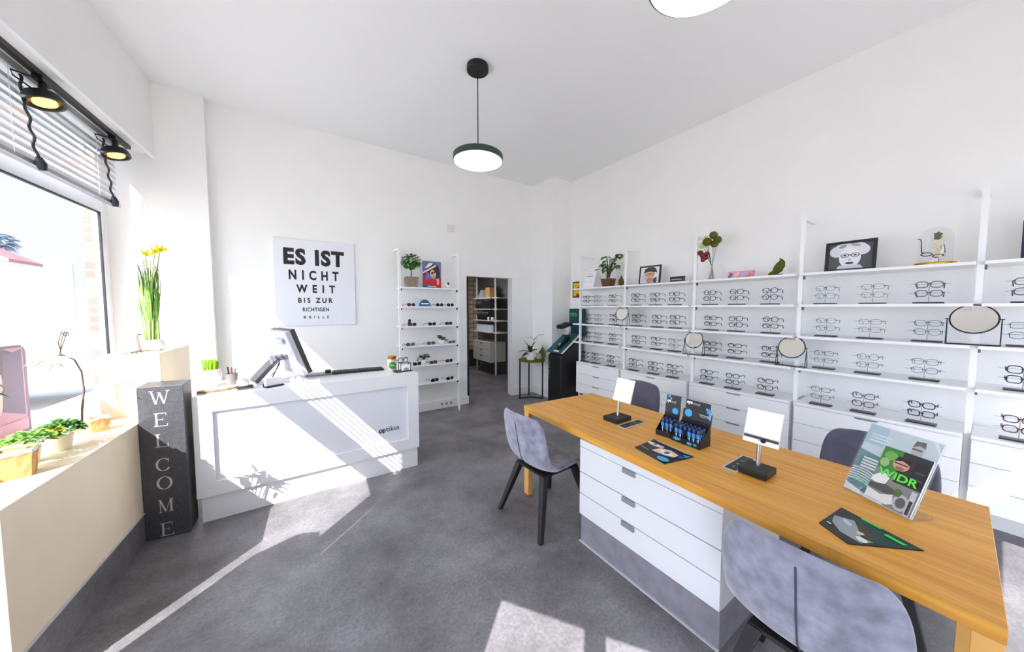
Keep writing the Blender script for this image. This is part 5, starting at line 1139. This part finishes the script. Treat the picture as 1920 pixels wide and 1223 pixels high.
# acrylic holder with brochure
ah = thing('brochure_holder', 'clear acrylic L-shaped holder with teal advert on the table', 'holder', (2.04, .262, TZ + .0006), 0)
ax = Vector((-.12, -.216, 0)).normalized(); an = Vector((-.874, .486, 0)); upl = (Vector((0, 0, 1)) - an * .42).normalized()
bw, bh = .25, .325
Ma = frame(Vector((0, 0, .003)) + upl * bh / 2, ax, upl)
zo = 1 if (Ma.to_3x3() @ Vector((0, 0, 1))).dot(an) > 0 else -1
MB().box(-bw / 2, bw / 2, -bh / 2, bh / 2, -.0055, -.0035, M=Ma).box(-bw / 2, bw / 2, -bh / 2, bh / 2, .0035, .0055, M=Ma).build('acrylic_sleeve', CLEAR, ah)
bk = -an
MB().add([ax * -bw / 2, ax * bw / 2, ax * bw / 2 + bk * .115, ax * -bw / 2 + bk * .115] + [v + Vector((0, 0, .003)) for v in (ax * -bw / 2, ax * bw / 2, ax * bw / 2 + bk * .115, ax * -bw / 2 + bk * .115)], [(3, 2, 1, 0), (4, 5, 6, 7), (0, 1, 5, 4), (1, 2, 6, 5), (2, 3, 7, 6), (3, 0, 4, 7)]).build('acrylic_foot', CLEAR, ah)
if zo < 0: Ma = Ma @ Matrix.Rotation(PI, 4, 'Y')
MB().box(-bw / 2 + .004, bw / 2 - .004, -bh / 2 + .004, bh / 2 - .004, -.0025, .0008, M=Ma).build('advert_sheet', PAPER, ah)
TEALP = (92, 140, 150)
wave = lambda y, k: [(0, y), (.12, y + .012), (.25, y + .005), (.38, y - .03), (.5, y - .085), (.5, y - .07), (.38, y - .012), (.25, y + .022), (.12, y + .028), (0, y + .016)]
lay = [(R4(0, 0, 1, 1), (212, 226, 236)), (R4(0, .72, .3, 1), (176, 210, 226)), ([(0, .1), (0, .62), (.5, .56), (.5, 0)], TEALP), ([(.88, 1), (1, .84), (1, .88), (.93, 1)], (240, 246, 250)), ([(.5, .5), (.52, .68), (.66, .76), (.84, .74), (.95, .62), (.95, .45)], (66, 60, 64)), (ell(.74, .83, .075, .1), (196, 190, 192)), ([(.66, .86), (.68, .95), (.8, .96), (.82, .88), (.74, .9)], (84, 86, 92)), (R4(.66, .83, .79, .85), (40, 40, 44)), (ell(.74, .745, .05, .02), (236, 228, 226))]
for k in range(3): lay.append((R4(.08, .86 - k * .045, .38, .88 - k * .045), (240, 244, 248)))
for k in range(4): lay.append((R4(.1, .5 - k * .042, .44 - .05 * (k == 3), .525 - k * .042), (246, 248, 250)))
for k in range(6): lay.append((wave(.33 - k * .034, k), (238, 242, 244)))
lay += [([(0, 0), (0, .1), (.25, .04), (.5, 0)], (240, 244, 248))]
b = MB(); printed(b, Ma, bw - .008, bh - .008, lay, z0=.001, dz=.0001); b.build('advert_print', None, ah)
text('WIDR', Ma @ Matrix.Translation((-.066, -.098, .0034)), (.075, .018), mat('mint_letter', C(120, 220, 190), .5), ah, 'lettering', bold=.03)
mg = thing('magazine', 'green-lettered magazine standing in front of the acrylic holder', 'magazine', (2.04, .262, TZ + .0006))
mw, mh = .155, .24
Mg = Ma @ Matrix.Translation((.043, -.037, .0108))
MB().box(-mw / 2, mw / 2, -mh / 2, mh / 2, -.005, .001, M=Mg).build('pages', PAPER, mg)
lay = [(R4(0, 0, 1, 1), (128, 134, 132)), (R4(0, .6, .42, 1), (70, 130, 60)), (ell(.2, .86, .14, .08), (110, 176, 84)), (ell(.12, .72, .1, .08), (150, 190, 130)), (R4(.42, .45, 1, 1), (52, 48, 50)), (R4(.7, .5, .98, .92), (38, 36, 40)), (R4(.76, .72, .94, .75), (74, 72, 76)), (R4(.76, .6, .94, .63), (74, 72, 76)), (ell(.46, .76, .17, .1), (206, 160, 138)), ([(.3, .8), (.36, .9), (.6, .88), (.62, .8), (.46, .84)], (40, 34, 34)), (R4(.32, .765, .6, .785), (28, 26, 28)), (ell(.46, .7, .09, .03), (150, 100, 86)), ([(0, .42), (.2, .56), (.36, .48), (.3, .3), (0, .34)], (226, 232, 232)),
  ([(0, .3), (.35, .36), (.6, .3), (.5, .2), (0, .22)], (88, 84, 84)), ([(0, 0), (0, .2), (.3, .16), (.55, .24), (.6, .08), (.4, 0)], (222, 222, 226)), (ell(.74, .16, .16, .14), (178, 182, 186)), (ell(.74, .16, .1, .09), (92, 94, 96)), ([(.86, 0), (.86, .42), (.97, .42), (.97, 0)], (196, 198, 202)), ([(.88, .02), (.88, .26), (.95, .26), (.95, .02)], (64, 60, 60)), (ell(.62, .3, .08, .07), (92, 112, 60)), (R4(.02, .02, .6, .03), (150, 150, 152))]
b = MB(); printed(b, Mg, mw, mh, lay, z0=.0012, dz=.00012); b.build('cover_print', None, mg)
text('WIDR', Mg @ Matrix.Translation((.0, .012, .0042)), (.13, .032), mat('neon_green_letter', C(90, 230, 70), .5), mg, 'lettering', bold=.03)
